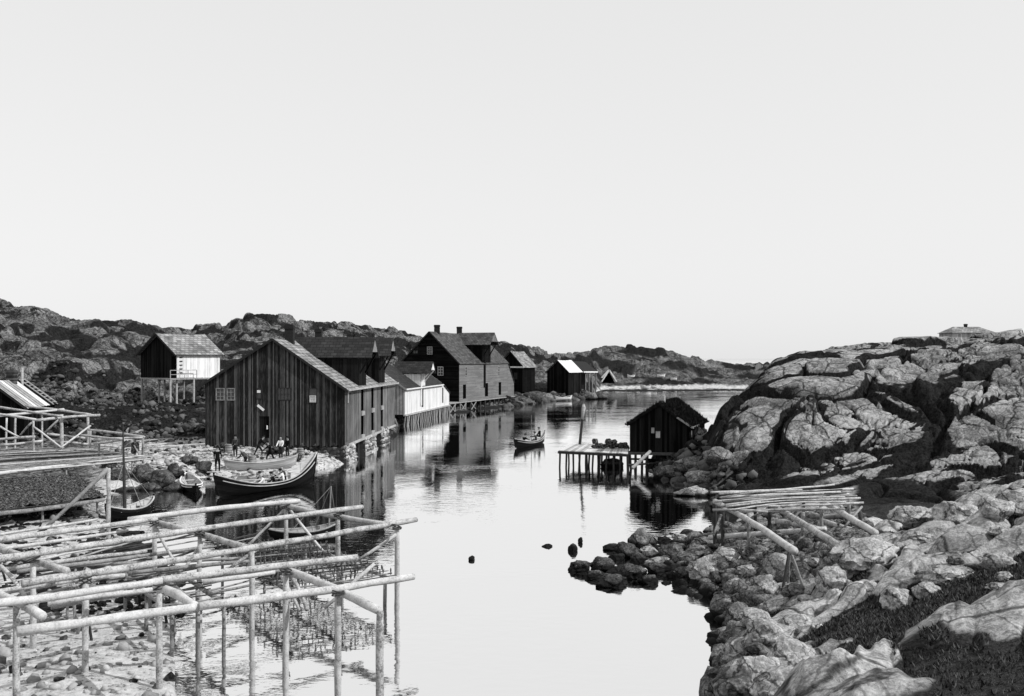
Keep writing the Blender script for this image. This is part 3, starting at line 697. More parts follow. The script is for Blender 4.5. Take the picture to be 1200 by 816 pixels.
# ---------------------------------------------------------------- 2 the white boathouse on piles
f = Frame((-14.3, 125), (.1517, 1)); L = 22; Wd = 8
root = thing('boathouse', 'whitewashed boathouse on slanting piles with one white hoist dormer, between the two biggest buildings', 'boathouse', f(0, 0, 1.5))
so = [(9.1, 10.3, 2.0, 4.6)]
top, roof = gable_shell(root, f, Wd, L, 1.5, 5.1, 5.1, 8.0, 4, M_BARGE, M_WHITE, M_SLATED, bw=.2, so=so, ov=.25, eo=.25, trim=M_BARGE)
panel(root, 'door', f(0, 0, 0), f.d, -f.w, 9.1, 10.3, 2.0, 4.6, M_TARD, -.06)
dormer(root, f, 9.7, 1.5, top, 8.55, 4, 1.6, M_WHITE, M_SLATED, M_WHITE, drop=1.5, slope=.95)
mb = MB(); mb.beam(f(-.32, -.2, 4.85), f(-.32, L + .2, 4.85), .05, .18); mb.build('eaves_board', M_WHITE, root)
mb = MB(); mb.obox(f(-.12, 8.5, 3.9), f.d * .28, f.w * .08, Vector((0, 0, 1.6))); mb.build('hoist_post', M_WHITE, root)
an = thing_part('annex', root)
wall(an, 'wall', f(0, L + .02, 0), f.d, 5.2, 1.5, lambda s: 5.0 - s * .30, -f.w, M_WHITE, bw=.2, openings=[(.3, 1.1, 2.0, 4.4)])
wall(an, 'wall', f(0, L + 5.2, 0), f.w, 6, 1.5, lambda s: 3.44, f.d, M_WHITE, bw=.4)
mb = MB(); slab(mb, f(-.2, L, 5.15), f(-.2, L + 5.4, 3.5), f(6.5, L + 5.4, 3.5), f(6.5, L, 5.15), .1); mb.build('roof', M_SLATED, an)
panel(an, 'door', f(0, 0, 0), f.d, -f.w, L + .32, L + 1.12, 2.0, 4.4, M_TARD, -.06)
for i in range(26):
    t_ = .3 + i * 1.05; mb = MB(); k = random.uniform(-.5, .5)
    mb.tube([f(-.05, t_, 1.42), f(.0 + random.uniform(0, .4), t_ + k, -1)], [.11, .13], 6); mb.build('pile', (M_PALE, M_POLEG)[i % 3 == 0], root)
mb = MB(); mb.beam(f(-.05, -.2, 1.4), f(-.05, L + 5.3, 1.4), .3, .22); mb.build('deck_beam', M_PALE, root)
mb = MB(); mb.hexa([f(.3, 0, 1.25), f(.3, L + 5, 1.25), f(Wd, L + 5, 1.25), f(Wd, 0, 1.25)], [f(.3, 0, 1.45), f(.3, L + 5, 1.45), f(Wd, L + 5, 1.45), f(Wd, 0, 1.45)]); mb.build('floor_deck', M_TARD, root)

# ---------------------------------------------------------------- 3 the grey gabled store farther in
f = Frame((-8.9, 158), (.335, .942)); L = 24; Wd = 10.9
root = thing('trading_house', 'tall grey clapboard house with black gable and two chimneys behind the white boathouse', 'warehouse', f(0, 0, 1.7))
def op3(u, v, w, h):
    Y = 159.5; s = (-8.9 - (u - U0) / F * Y) * 1.0 / .942 ; z = EYE - (v - V0) / F * Y; return (s - w / 2, s + w / 2, z - h / 2, z + h / 2)
fo = [op3(503.5, 411, 1.0, 1.35), op3(516.5, 435, 1.05, 1.5), op3(486, 410, 1.0, 1.35)]
so = [(2.6, 3.5, 6.0, 7.5), (1.6, 3.0, 2.1, 4.6), (11.9, 13.5, 2.1, 4.6), (18.6, 19.5, 6.0, 7.5), (19.0, 20.4, 2.1, 4.6)]
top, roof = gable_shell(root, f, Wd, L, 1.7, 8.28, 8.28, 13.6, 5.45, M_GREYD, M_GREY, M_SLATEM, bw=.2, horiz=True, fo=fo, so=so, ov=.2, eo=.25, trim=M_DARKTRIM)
for i, o_ in enumerate(fo): window(root, f(0, 0, 0), f.w, -f.d, *o_, 2, 3, frame=(M_BARGE, M_PALE, M_DARKTRIM)[i], fw=.09, bars=.06)
for o_ in (so[0], so[3]): window(root, f(0, 0, 0), f.d, -f.w, *o_, 2, 3, frame=M_BARGE, bars=.06)
for o_ in (so[1], so[2], so[4]): panel(root, 'door', f(0, 0, 0), f.d, -f.w, *o_, M_VOID, -.07)
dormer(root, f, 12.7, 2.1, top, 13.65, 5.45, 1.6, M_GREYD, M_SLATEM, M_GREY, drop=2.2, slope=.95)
mb = MB(); mb.obox(f(-.1, 11.6, 6.2), f.d * .35, f.w * .1, Vector((0, 0, 2.4))); mb.build('hoist_post', M_GREYD, root)
for t_ in (3.2, 13.2): chimney(roof, f(5.5, t_, 13.2), .95, 1.6)
lt = thing_part('lean_to', root)
wall(lt, 'wall', f(0, L + .02, 0), f.d, 3.6, 1.7, lambda s: 8.1 - s * 1.05, -f.w, M_GREY, bw=.2, horiz=True)
mb = MB(); slab(mb, f(-.2, L, 8.25), f(-.2, L + 3.8, 4.2), f(Wd, L + 3.8, 4.2), f(Wd, L, 8.25), .1); mb.build('roof', M_SLATEM, lt)
mb = MB(); mb.hexa([f(-.5, -5.2, 1.5), f(-.5, L + 3, 1.5), f(9, L + 3, 1.5), f(9, -5.2, 1.5)], [f(-.5, -5.2, 1.66), f(-.5, L + 3, 1.66), f(9, L + 3, 1.66), f(9, -5.2, 1.66)]); mb.build('quay_deck', M_POLEG, root)
for i in range(15):
    t_ = -5 + i * 2.3; mb = MB(); mb.tube([f(-.35, t_, 1.5), f(-.35, t_ + random.uniform(-.1, .1), -1.2)], .15, 7); mb.build('pile', M_POLEG if i < 4 else M_POLED, root)
mb = MB()
for t_ in (-5, -.4, 4.2): mb.beam(f(-.4, t_, 1.4), f(-.4, t_ + 2.3, .1), .12, .12); mb.beam(f(-.5, t_, .1), f(-.5, t_ + 2.3, 1.4), .12, .12)
mb.build('cross_brace', M_POLEG, root)

# ---------------------------------------------------------------- 4, 5 smaller sheds farther up the inlet
f = Frame((2.2, 196), (.45, .89)); root = thing('shed', 'small dark shed with pale sloping roof just beyond the tall grey building', 'shed', f(0, 0, 2))
top, roof = gable_shell(root, f, 5.5, 6, 2, 7.6, 7.6, 10.5, 2.75, M_GREYD, M_GREYD, M_SLATE, bw=.25, fo=[(1.2, 2.0, 4.6, 6.0)], ov=.3, eo=.5, trim=M_DARKTRIM)
window(root, f(0, 0, 0), f.w, -f.d, 1.2, 2.0, 4.6, 6.0, 2, 3, frame=M_DARKTRIM)
mb = MB(); mb.beam(f(-.45, -.4, 7.15), f(5.9, -.4, 7.15), .15, .3); mb.build('eaves_board', M_WHITE, root)
f = Frame((12.2, 203), (.5, .87)); root = thing('shed', 'black boathouse with one brilliant white roof slope at the waterside, dark boulders before it', 'boathouse', f(0, 0, 1.3))
top, roof = gable_shell(root, f, 5.2, 6.5, 1.0, 6.2, 6.2, 8.6, 2.6, M_TARD, M_TARD, M_ROOFW, bw=.25, ov=.2, eo=.3, trim=M_DARKTRIM)
an = thing_part('open_annex', root)
mb = MB(); slab(mb, f(-.3, 6.8, 6.1), f(-.3, 14.2, 6.0), f(2.6, 14.2, 8.2), f(2.6, 6.8, 8.4), .12); slab(mb, f(5.4, 6.8, 6.1), f(5.4, 14.2, 6.0), f(2.6, 14.2, 8.2), f(2.6, 6.8, 8.4), .12); mb.build('roof', M_SLATED, an)
mb = MB(); mb.beam(f(-.4, 6.8, 5.95), f(-.4, 14.2, 5.85), .1, .3); mb.build('eaves_board', M_WHITE, an)
for t_ in (8.6, 10.4, 12.2, 14): mb = MB(); mb.tube([f(0, t_, 6), f(0, t_, 1)], .14, 6); mb.build('post', (M_POLEG, M_PALE)[int(t_) % 2], an)
wall(an, 'wall', f(2.6, 6.6, 0), f.d, 7.4, .8, flat(5.9), -f.w, M_TARD, bw=.3)

# ---------------------------------------------------------------- 6 white store on stilts up the hillside
f = Frame((-39.3, 110), (.57, .82)); root = thing('store', 'storehouse on tall stilts with white long wall and dark gable on the hillside', 'storehouse', f(0, 0, 4))
fo = [(.15, .95, 6.9, 9.2)]
top, roof = gable_shell(root, f, 7, 6.1, 6.7, 9.7, 9.7, 12.0, 3.5, M_TARD, M_WHITE, M_SLATE, bw=.2, horiz=False, fo=fo, ov=.45, eo=.4, trim=M_DARKTRIM)
mb = MB(); mb.obox(f(.55, -.03, 8), f.w * .35, f.d * .03, Vector((0, 0, 1.1))); dd = mb.build('door', M_VOID, root)
mb = MB(); mb.hexa([f(-.6, -1.3, 6.5), f(-.6, 6.1, 6.5), f(7, 6.1, 6.5), f(7, -.1, 6.5)], [f(-.6, -1.3, 6.66), f(-.6, 6.1, 6.66), f(7, 6.1, 6.66), f(7, -.1, 6.66)]); mb.build('floor_deck', M_POLEG, root)
for (s, t) in ((0, 0), (-.5, -1.2), (-.5, 2), (0, 5.9), (3.4, 0), (6.8, 0), (6.8, 5.9), (1.6, -.5), (-.5, 4)):
    mb = MB(); q_ = f(s, t, 0); mb.tube([f(s, t, 6.55), (q_.x, q_.y, ground_z(q_.x, q_.y) - .3)], .12, 7); mb.build('stilt', M_PALE if s < 1 else M_POLEG, root)
mb = MB()
for (s, t) in ((-.5, -1.2), (-.5, 0), (-.5, 1.2), (-.5, 2.4)): mb.tube([f(s, t, 6.6), f(s, t, 7.6)], .05, 6)
mb.beam(f(-.5, -1.2, 7.6), f(-.5, 2.4, 7.6), .08, .08); mb.beam(f(-.5, -1.2, 7.1), f(-.5, 2.4, 7.1), .06, .06); mb.build('railing', M_PALE, root)
mb = MB(); mb.beam(f(3.4, -.1, 6.4), f(.5, -.3, 4.4), .12, .12); mb.build('brace', M_PALE, root)
mb = MB()
for i in range(5): mb.obox(f(-.07, .55, 7.3 + i * .45), f.d * .2, f.w * .03, Vector((0, 0, .05)))
mb.build('ladder', M_TARD, root)

# ---------------------------------------------------------------- 7 far left hut with boards and a ladder on the roof
f = Frame((-44.2, 85), (-.16, .99)); root = thing('hut', 'low black hut at left edge with striped board roof and roof ladder', 'hut', f(0, 0, 1.5))
top, roof = gable_shell(root, f, 5.6, 8.6, 1.2, 4.75, 4.75, 6.95, 2.8, M_TARD, M_TARD, M_TARD, bw=.3, ov=.2, eo=.35)
mb = MB(); k = 2.2 / 2.8
for i, t_ in enumerate(np.arange(-.2, 8.6, .42)):
    bright = {5: 1, 6: 1, 12: 1, 13: 1, 14: 1}.get(i, 0)
    if i in (15, 16, 18, 19): continue
    mb_ = mb; hgt_ = .03 + .02 * (i % 2)
    a, b_, c, d__ = f(-.4, t_, 4.75 - .4 * k + hgt_), f(-.4, t_ + .3, 4.75 - .4 * k + hgt_), f(2.75, t_ + .3, 6.91 + hgt_), f(2.75, t_, 6.91 + hgt_)
    slab(mb, a, b_, c, d__, .03, random.random(), 1 if bright else 0)
mb.build('roof_board', [M_BARGE, M_WHITE], roof)
mb = MB(); 
for t_ in (6.9, 8.3): mb.beam(f(-.3, t_, 4.75 - .3 * k + .1), f(2.7, t_, 6.95), .12, .08)
for i in range(9): a = i / 8; mb.beam(f(-.2 + 2.8 * a, 6.9, 4.7 + 2.2 * a), f(-.2 + 2.8 * a, 8.3, 4.7 + 2.2 * a), .1, .05)
mb.build('roof_ladder', M_PALE, roof)
chimney(roof, f(2.6, 4.6, 6.4), .7, 1.5, M_QUAY)
mb = MB(); mb.tube([f(2.2, 6.2, 6.3), f(2.2, 6.2, 8.1)], .12, 7); mb.build('stove_pipe', M_PALE, roof)

# ---------------------------------------------------------------- 8 turf-roofed boathouse on stilts, right of the inlet
f = Frame((14.05, 74.5), (.34, .94)); Wd = 4.75; L = 8.2
root = thing('boathouse', 'black turf-roofed boathouse standing on piles beside the rocky slope', 'boathouse', f(0, 0, 1))
s_ = lambda u: (14.05 - (u - U0) / F * 75) / .94
fo = [(s_(768), s_(764.5), 2.98, 3.42), (s_(774.5), s_(769.5), 2.6, 3.15)]
top, roof = gable_shell(root, f, Wd, L, 1.5, 3.72, 3.85, 5.45, 2.35, M_TARD, M_TARD, M_TURF, bw=.2, fo=fo, ov=.2, eo=.25, th=.2, trim=M_TURF)
for o_ in fo: window(root, f(0, -.03, 0), f.w, -f.d, *o_, 2, 1, glass=M_GLASSP, frame=M_BARGE, fw=.04)
# tufts on the turf roof
mb = MB()
for i in range(5200):
    t_ = random.uniform(-.35, L + .35); s = random.uniform(-.4, Wd + .4); z = (3.72 + 1.73 * s / 2.35 if s < 2.35 else 3.85 + 1.6 * (Wd - s) / (Wd - 2.35)) + random.uniform(-.05, .02)
    p_ = f(s, t_, z); h = random.uniform(.08, .3); a = random.uniform(0, 6.3); w2_ = .05
    mb.poly([p_ + Vector((math.cos(a) * w2_, math.sin(a) * w2_, 0)), p_ - Vector((math.cos(a) * w2_, math.sin(a) * w2_, 0)), p_ + Vector((random.uniform(-.1, .1), random.uniform(-.1, .1), h))], random.random())
mb.build('grass_tufts', M_TURF, roof)['kind'] = 'stuff'
mb = MB(); mb.beam(f(-.32, -.2, 3.5), f(-.32, 3.0, 3.5), .06, .14); mb.beam(f(-.32, -.22, 3.5), f(.9, -.29, 4.3), .06, .14); mb.build('eaves_board', M_BARGE, root)
mb = MB(); mb.obox(f(-.06, .8, 2.95), f.d * .1, f.w * .03, Vector((0, 0, .28))); mb.build('shutter', M_BARGE, root)
mb = MB(); mb.hexa([f(-.1, -.2, 1.3), f(-.1, L, 1.3), f(Wd + .1, L, 1.3), f(Wd + .1, -.2, 1.3)], [f(-.1, -.2, 1.48), f(-.1, L, 1.48), f(Wd + .1, L, 1.48), f(Wd + .1, -.2, 1.48)]); mb.build('floor_deck', M_TARD, root)
mb = MB(); mb.tube([f(2.3, 1.5, 5.35), f(2.3, 1.5, 5.95)], .14, 8); mb.build('stove_pipe', M_PALE, roof)
random.seed(21)
for i in range(15):
    s, t = random.choice([.1, .9, 1.7, 2.6, 3.4, 4.3, 4.8]), (random.choice([0, 0, 2.4, 4.8, 7.2]))
    mb = MB(); mb.tube([f(s, t, 1.35), f(s + random.uniform(-.25, .25), t, -1)], .1, 7); mb.build('pile', M_POLED, root)
for s in (.55, 1.15): mb = MB(); mb.tube([f(s, -.12, 1.35), f(s, -.12, .0)], .11, 7); mb.build('pile', M_POLEG, root)
mb = MB(); mb.tube([P(762, 529, 74), P(741, 549, 73)], .13, 8); o_ = mb.build('brace', M_PALE, root)
mb = MB(); mb.beam(P(737, 531.5, 74.4), P(800, 532.5, 74.0), .2, .2); mb.build('sill_beam', M_POLED, root)
# the lean-to floor between pier and house lies on cross poles
mb = MB(); mb.tube([P(736, 545, 75), P(770, 543, 75.5)], .09, 6); mb.tube([P(738, 538, 77), P(775, 539, 77.5)], .09, 6); mb.build('cross_pole', M_POLED, root)

# ---------------------------------------------------------------- 9 cottage on the skyline
f = Frame((96.3, 190), (.3, .95)); root = thing('cottage', 'small pale cottage with grey hipped roof alone on the skyline at right', 'cottage', (92, 192, 11.0))
x0, x1, y0, y1 = 88.3, 96.6, 188, 194; ze, zp = 14.2, 15.4
for (O, ax, Lw, out) in (((x0, y0, 0), (1, 0, 0), x1 - x0, (0, -1, 0)), ((x0, y0, 0), (0, 1, 0), y1 - y0, (-1, 0, 0)), ((x1, y0, 0), (0, 1, 0), y1 - y0, (1, 0, 0)), ((x0, y1, 0), (1, 0, 0), x1 - x0, (0, 1, 0))):
    wall(root, 'wall', O, ax, Lw, 10.5, flat(ze), out, M_BARGE, bw=.3)
mb = MB(); e = .35; ym = (y0 + y1) / 2
A, B, C_, D = Vector((x0 - e, y0 - e, ze - .1)), Vector((x1 + e, y0 - e, ze - .1)), Vector((x1 + e, y1 + e, ze - .1)), Vector((x0 - e, y1 + e, ze - .1)); R1, R2 = Vector((x0 + 1.4, ym, zp)), Vector((x1 - 1.6, ym, zp))
mb.poly([A, B, R2, R1]); mb.poly([B, C_, R2]); mb.poly([C_, D, R1, R2]); mb.poly([D, A, R1]); mb.poly([D, C_, B, A])
rr = mb.build('roof', M_SLATE, root); uvmap(rr, lambda p_: p_.x, lambda p_: p_.z * 2)
chimney(rr, (92.3, ym, 15.1), .5, .9)
for x in (89.6, 92.4, 95): window(root, (x0, y0, 0), (1, 0, 0), (0, -1, 0), x - x0 - .4, x - x0 + .4, 13.0, 13.95, 2, 2, frame=M_WHITE)
# tiny privy beyond the hill's left shoulder
x_ = (889 - U0) / F * 345; zg = ground_z(x_, 345) - .3
f = Frame((x_ + 1.6, 345), (.3, .95)); root = thing('hut', 'tiny dark hut in the saddle at the left end of the rocky hill', 'hut', f(0, 0, zg))
gable_shell(root, f, 2.8, 3, zg, zg + 2.4, zg + 2.4, zg + 3.3, 1.4, M_PALE, M_TARD, M_SLATED, bw=.35, ov=.1, eo=.15)

# ---------------------------------------------------------------- 10 pier
root = thing('pier', 'small wooden pier on many thin posts before the turf-roofed boathouse', 'pier', G(694, 549))
zt = 1.42
c0, c1, c2, c3 = P(655, 528, 77.2), P(736, 531.5, 74.8), P(737, 521.5, 82), P(672, 519.5, 83.5)
for c_ in (c0, c1, c2, c3): c_.z = zt
mb = MB(); n = 30
for i in range(n):
    a, b_ = i / n, (i + 1) / n - .004
    p0, p1, p2, p3 = c0.lerp(c1, a), c0.lerp(c1, b_), c3.lerp(c2, b_), c3.lerp(c2, a); zz = Vector((0, 0, random.uniform(-.015, .015))); o1 = Vector((0, -random.uniform(0, .12), 0))
    slab(mb, p0 + zz + o1, p1 + zz + o1, p2 + zz, p3 + zz, .06, random.random())
mb.build('deck', M_PALE, root)
mb = MB(); dn_ = Vector((0, 0, -.16)); mb.beam(c0 + dn_, c1 + dn_, .2, .2); mb.beam(c3 + dn_, c2 + dn_, .2, .2); mb.beam(c0 + dn_, c3 + dn_, .2, .18)
mb.build('beam', M_POLED, root)
for i in range(22):
    a = (i % 11) / 10 * .98 + .01; k = .03 if i < 11 else random.choice([.35, .6, .95])
    p_ = c0.lerp(c1, a).lerp(c3.lerp(c2, a), k); mb = MB(); x = random.uniform(-.16, .16)
    mb.tube([p_ - Vector((0, 0, .1)), p_ + Vector((x * .5, random.uniform(-.1, .1), -1.6)), p_ + Vector((x, random.uniform(-.1, .1), -2.6))], [.085, .075, .08], 7); mb.build('pile', M_POLED, root)
root2 = thing('mooring_post', 'tall dark post with bulky bright top standing on the pier', 'post', P(680, 521, 82))
mb = MB(); mb.tube([P(679.5, 521, 82), P(681.5, 500, 82), P(683, 488, 82)], [.13, .11, .10], 8); mb.build('pole', M_POLED, root2)
mb = MB(); mb.tube([P(682.6, 492, 82), P(683.2, 484, 82), P(684, 478, 82), P(684, 473.5, 82)], [.10, .15, .18, .09], 9); mb.build('wrapped_top', M_PALE, root2, smooth=True)
# ================================================================ rocks
from mathutils import noise as mn
def rock_mesh(name, r, seed, angular=.5, sub=4, rough=.12):
    bm = bmesh.new(); bmesh.ops.create_icosphere(bm, subdivisions=sub, radius=1.0)
    rnd = random.Random(seed); planes = []
    for _ in range(int(7 + angular * 9)):
        n_ = Vector((rnd.gauss(0, 1), rnd.gauss(0, 1), rnd.gauss(0, .8))).normalized(); planes.append((n_, rnd.uniform(.55, .95)))
    o_ = Vector((seed * 3.1, seed * 1.7, 0))
    for v in bm.verts:
        p_ = v.co.normalized(); k = 1 + .35 * mn.noise(p_ * 1.1 + o_) ; p_ = p_ * k
        for n_, d_ in planes:
            e_ = p_.dot(n_) - d_
            if e_ > 0: p_ = p_ - n_ * e_ * (.45 + .5 * angular)
        p_ = p_ * (1 + rough * mn.fractal(p_ * 2.5 + o_, 1, 2, 4))
        v.co = Vector((p_.x * r[0], p_.y * r[1], p_.z * r[2]))
    me = bpy.data.meshes.new(name); bm.to_mesh(me); bm.free()
    me.polygons.foreach_set('use_smooth', [True] * len(me.polygons))
    try: me.set_sharp_from_angle(angle=math.radians(38))
    except Exception: pass
    return me
def boulder_mat(name, lo, hi, wetline=.28):
    """granite, darkened by weed below the tide line (height above the water)"""
    m, n, b = mat_base(name, .93, .05)
    geo = N(n, 'ShaderNodeNewGeometry'); sp = N(n, 'ShaderNodeSeparateXYZ'); n.links.new(geo.outputs['Position'], sp.inputs[0])
    oc = mapped(n, (1, 1, 1)); a = noise(n, 1.3, 6, .7, oc, .3); f_ = noise(n, 13, 6, .75, oc)
    t = mth(n, 'ADD', mth(n, 'MULTIPLY', a.outputs[0], .5), mth(n, 'MULTIPLY', f_.outputs[0], .5))
    r = ramp(n, t, [(.37, lo * .45), (.47, lo), (.60, hi)])
    w_ = ramp(n, mth(n, 'ADD', mth(n, 'SUBTRACT', sp.outputs['Z'], wetline), mth(n, 'MULTIPLY', a.outputs[0], .35)), [(.1, 0), (.25, 1)])
    mx = N(n, 'ShaderNodeMixRGB'); mx.inputs[1].default_value = (.018, .018, .018, 1); n.links.new(w_.outputs[0], mx.inputs[0]); n.links.new(r.outputs[0], mx.inputs[2])
    mx = crack_lines(n, oc, mx.outputs[0], 1.1, .6)
    n.links.new(mx.outputs[0], b.inputs['Base Color']); bump(n, b, t, .8, .08); return m
M_BLD = boulder_mat('dark_boulder', .05, .17); M_BLM = boulder_mat('mid_boulder', .10, .33); M_BLP = boulder_mat('pale_boulder', .26, .64, .1)
seed_ = [100]
def boulder(u, v, wpx, hpx, label, mat=None, z=None, Y=None, ang=.5, group=None, dep=.8, rot=0, rough=.12):
    """centre pixel, width and height in pixels; sits on the ground under it"""
    seed_[0] += 1
    if Y is None:
        Y = 30.0
        for _ in range(40):
            vb = v + hpx * .35; x = (u - U0) / F * Y; g_ = max(ground_z(x, Y), -.1); Yn = (EYE - g_) * F / (vb - V0); Y += (Yn - Y) * .35
    x = (u - U0) / F * Y; zc = EYE - (v - V0) / F * Y
    rx, rz = wpx / 2 / F * Y * 1.12, hpx / 2 / F * Y * 1.15
    me = rock_mesh('boulder', (rx, max(rx, rz) * dep, rz), seed_[0], ang, 4, rough); me.materials.append(mat or M_BLM)
    o = bpy.data.objects.new('boulder', me); COL.objects.link(o); o.location = (x, Y, zc); o.rotation_euler = (0, rot, random.uniform(-.5, .5))
    return tag(o, label, 'boulder', group)
BL = [
 (752, 634, 30, 26, 'rounded square boulder, largest at the far edge of the shoal', M_BLM, .4),
 (735, 647, 26, 20, 'dark hunched boulder at the left end of the shoal', M_BLD, .4),
 (785, 648, 36, 24, 'grey boulder split by a pale vein in the middle of the shoal', M_BLM, .6),
 (822, 672, 30, 34, 'tall wedge boulder with one pale face at the shoal edge', M_BLP, .9),
 (800, 675, 30, 20, 'dark blocky boulder beside the tall wedge boulder', M_BLD, .8),
 (772, 668, 34, 16, 'low flat boulder mid shoal, half in weed', M_BLD, .5),
 (740, 672, 36, 18, 'broad dark boulder breaking the water, front of the shoal', M_BLD, .4),
 (706, 664, 30, 18, 'weed dark boulder, outer left of the shoal', M_BLD, .4),
 (680, 666, 24, 15, 'outermost weed dark boulder of the shoal, nearest open water', M_BLD, .4),
 (715, 682, 40, 16, 'long weed dark boulder along the front of the shoal', M_BLD, .3),
 (850, 655, 40, 24, 'pale angular boulder below the left end of the right rack', M_BLP, .8),
 (862, 686, 22, 16, 'small triangular pale boulder at the water edge', M_BLP, 1),
 (848, 700, 24, 14, 'dark square boulder at the front water edge', M_BLD, .9),
 (878, 668, 30, 12, 'thin pale slab boulder lying flat under the rack posts', M_BLP, .9),
 (895, 690, 34, 26, 'pale leaning slab boulder in front of the A shaped legs', M_BLP, .9),
 (888, 650, 32, 22, 'grey boulder between the first two rack posts', M_BLM, .8),
 (914, 662, 36, 26, 'pale cracked boulder under the middle of the rack', M_BLP, .8),
 (828, 636, 30, 14, 'low grey boulder at the back of the shoal', M_BLM, .5),
 (800, 632, 26, 12, 'low pale boulder on the back rim of the shoal', M_BLP, .5),
 (845, 632, 20, 16, 'upright dark boulder by the rack corner post', M_BLD, .9),
 (975, 682, 44, 30, 'cylindrical pale boulder below the bright whaleback', M_BLP, .2),
 (1012, 652, 70, 30, 'large smooth whaleback boulder right of the rack', M_BLP, .25),
 (1072, 605, 46, 22, 'domed pale boulder at the head of the fan of slabs', M_BLP, .2),
 (1124, 603, 56, 30, 'biggest rounded pale boulder on the skyline of the near ridge', M_BLP, .3),
 (1168, 598, 42, 26, 'pale boulder with a ledge at the right of the big rounded one', M_BLP, .4),
 (1192, 590, 40, 30, 'long pale boulder at the right picture edge', M_BLP, .3),
 (1172, 660, 38, 22, 'square cut pale boulder alone in the dark turf', M_BLP, 1),
 (1176, 676, 18, 11, 'small round pale boulder just below the square cut one', M_BLP, .4),
 (1173, 688, 28, 10, 'flat pale boulder lowest of three in the turf', M_BLP, .3),
 (1120, 656, 24, 13, 'layered small boulder on top of the long slab', M_BLM, .6),
 (1110, 673, 66, 20, 'long pale slab boulder below the layered small one', M_BLP, .4),
 (1086, 693, 34, 20, 'blocky pale boulder left of the open turf', M_BLP, .6),
 (1052, 703, 40, 26, 'smooth curved boulder at the foot of the fan of slabs', M_BLP, .2),
 (1080, 629, 30, 12, 'narrow bright slab set in turf high in the fan', M_BLP, .4),
 (1141, 622, 16, 9, 'small bright stone on the turf under the biggest rounded boulder', M_BLP, .4),
 (1180, 625, 34, 12, 'low bright outcrop in the turf near the right edge', M_BLP, .3),
 (945, 708, 34, 18, 'knobbly pale boulder in low heath near the front', M_BLP, .3),
 (905, 712, 26, 16, 'small pale boulder at the front corner of the shore', M_BLP, .4),
 (930, 692, 24, 14, 'mottled boulder between heath tufts in front of the rack', M_BLM, .4),
]
for (u, v, w_, h_, lb, mt, ag) in BL: boulder(u, v, w_, h_, lb, mt, ang=max(ag, .35), rough=.2)
for (u, v, w_, h_, lb) in [(680, 635, 5, 6, 'lone small round rock standing clear of the water'), (671, 644, 11, 8, 'small pointed rock awash beside the lone round rock'), (717, 643, 22, 7, 'low flat rock awash at the back left of the shoal'),
                           (642, 641, 12, 3, 'thin sliver of rock awash farthest left of the shoal'), (553, 656, 7, 5, 'single dark pebble like rock alone in open water')]:
    boulder(u, v, w_, h_ + 3, lb, M_BLD, ang=.3)
random.seed(77)
for (u, v, w_, h_) in [(866, 722, 40, 28), (885, 730, 44, 26), (862, 745, 36, 26), (900, 748, 56, 34), (872, 765, 48, 30), (855, 785, 40, 30), (892, 790, 60, 38), (925, 770, 60, 36), (870, 812, 60, 36), (935, 735, 50, 26), (918, 805, 70, 40)]:
    boulder(u, v, w_, h_, 'pale smooth boulder on the bare shore at the bottom right of the water', M_BLP if u > 870 else M_BLM, ang=random.uniform(.3, .7), rough=.18, group='boulders on the near right shore')
for (u, v, w_, h_) in [(722, 655, 24, 16), (748, 655, 26, 18), (764, 648, 24, 18), (770, 658, 28, 16), (800, 655, 30, 20), (815, 648, 26, 16), (835, 660, 28, 20), (812, 662, 22, 16), (786, 674, 26, 14), (758, 680, 26, 14), (795, 640, 24, 14), (700, 674, 24, 13), (725, 672, 26, 14), (842, 678, 24, 18), (855, 672, 22, 16), (870, 640, 22, 14), (905, 645, 24, 14), (935, 672, 26, 16), (955, 660, 26, 16)]:
    boulder(u + random.uniform(-3, 3), v + random.uniform(-2, 2), w_ * random.uniform(.85, 1.2), h_ * random.uniform(.7, 1.0), 'middling angular boulder crowded among the others on the shoal', random.choice([M_BLD, M_BLM]) if v > 660 or u < 760 else random.choice([M_BLM, M_BLM, M_BLP]), ang=random.uniform(.6, 1), group='boulders crowded on the shoal')
# rocks along the foot of the hill near the turf-roofed boathouse
for (u, v, w_, h_, lb, mt, ag) in [(782, 556, 34, 20, 'dark weedy boulder under the corner of the turf roofed boathouse', M_BLD, .3), (806, 545, 34, 18, 'grey boulder right behind the piles of the turf roofed boathouse', M_BLM, .4),
                                   (826, 560, 46, 14, 'long striped boulder on the slope by the water', M_BLM, .4), (812, 577, 40, 12, 'pale capped boulder at the dark water corner', M_BLP, .3), (842, 535, 36, 16, 'broken boulder midway up the slope behind the boathouse', M_BLM, .6),
                                   (716, 544, 28, 13, 'black boulder in the water under the pier', M_BLD, .2)]:
    boulder(u, v, w_, h_, lb, mt, ang=ag, Y=78 if u == 716 else None)
# quay stones on the left bank
qs = [(140, 560, 26, 20), (166, 556, 28, 20), (190, 563, 32, 22), (205, 553, 22, 18), (146, 578, 34, 14), (176, 574, 28, 16), (205, 575, 26, 14), (238, 548, 20, 14), (128, 545, 20, 12), (222, 539, 22, 12)]
ql_ = ['blocky quay stone left of the moored boat mast', 'cracked quay stone just right of the mast', 'broad rounded quay stone in the middle of the bank', 'tall quay stone nearest the white outlined rowboat', 'pale flat topped quay stone at water level by the mast',
       'dark quay stone at water level in mid bank', 'low quay stone at water level near the rowboat', 'rough boulder between rowboat and big boat', 'small boulder at the corner of the flake', 'flat boulder behind the white outlined rowboat']
M_QB = boulder_mat('quay_block', .05, .17, .15)
for i, ((u, v, w_, h_), lb) in enumerate(zip(qs, ql_)):
    boulder(u, v, w_, h_, lb, M_QB, ang=.8, Y=66.5 - (v - 556) * .12)

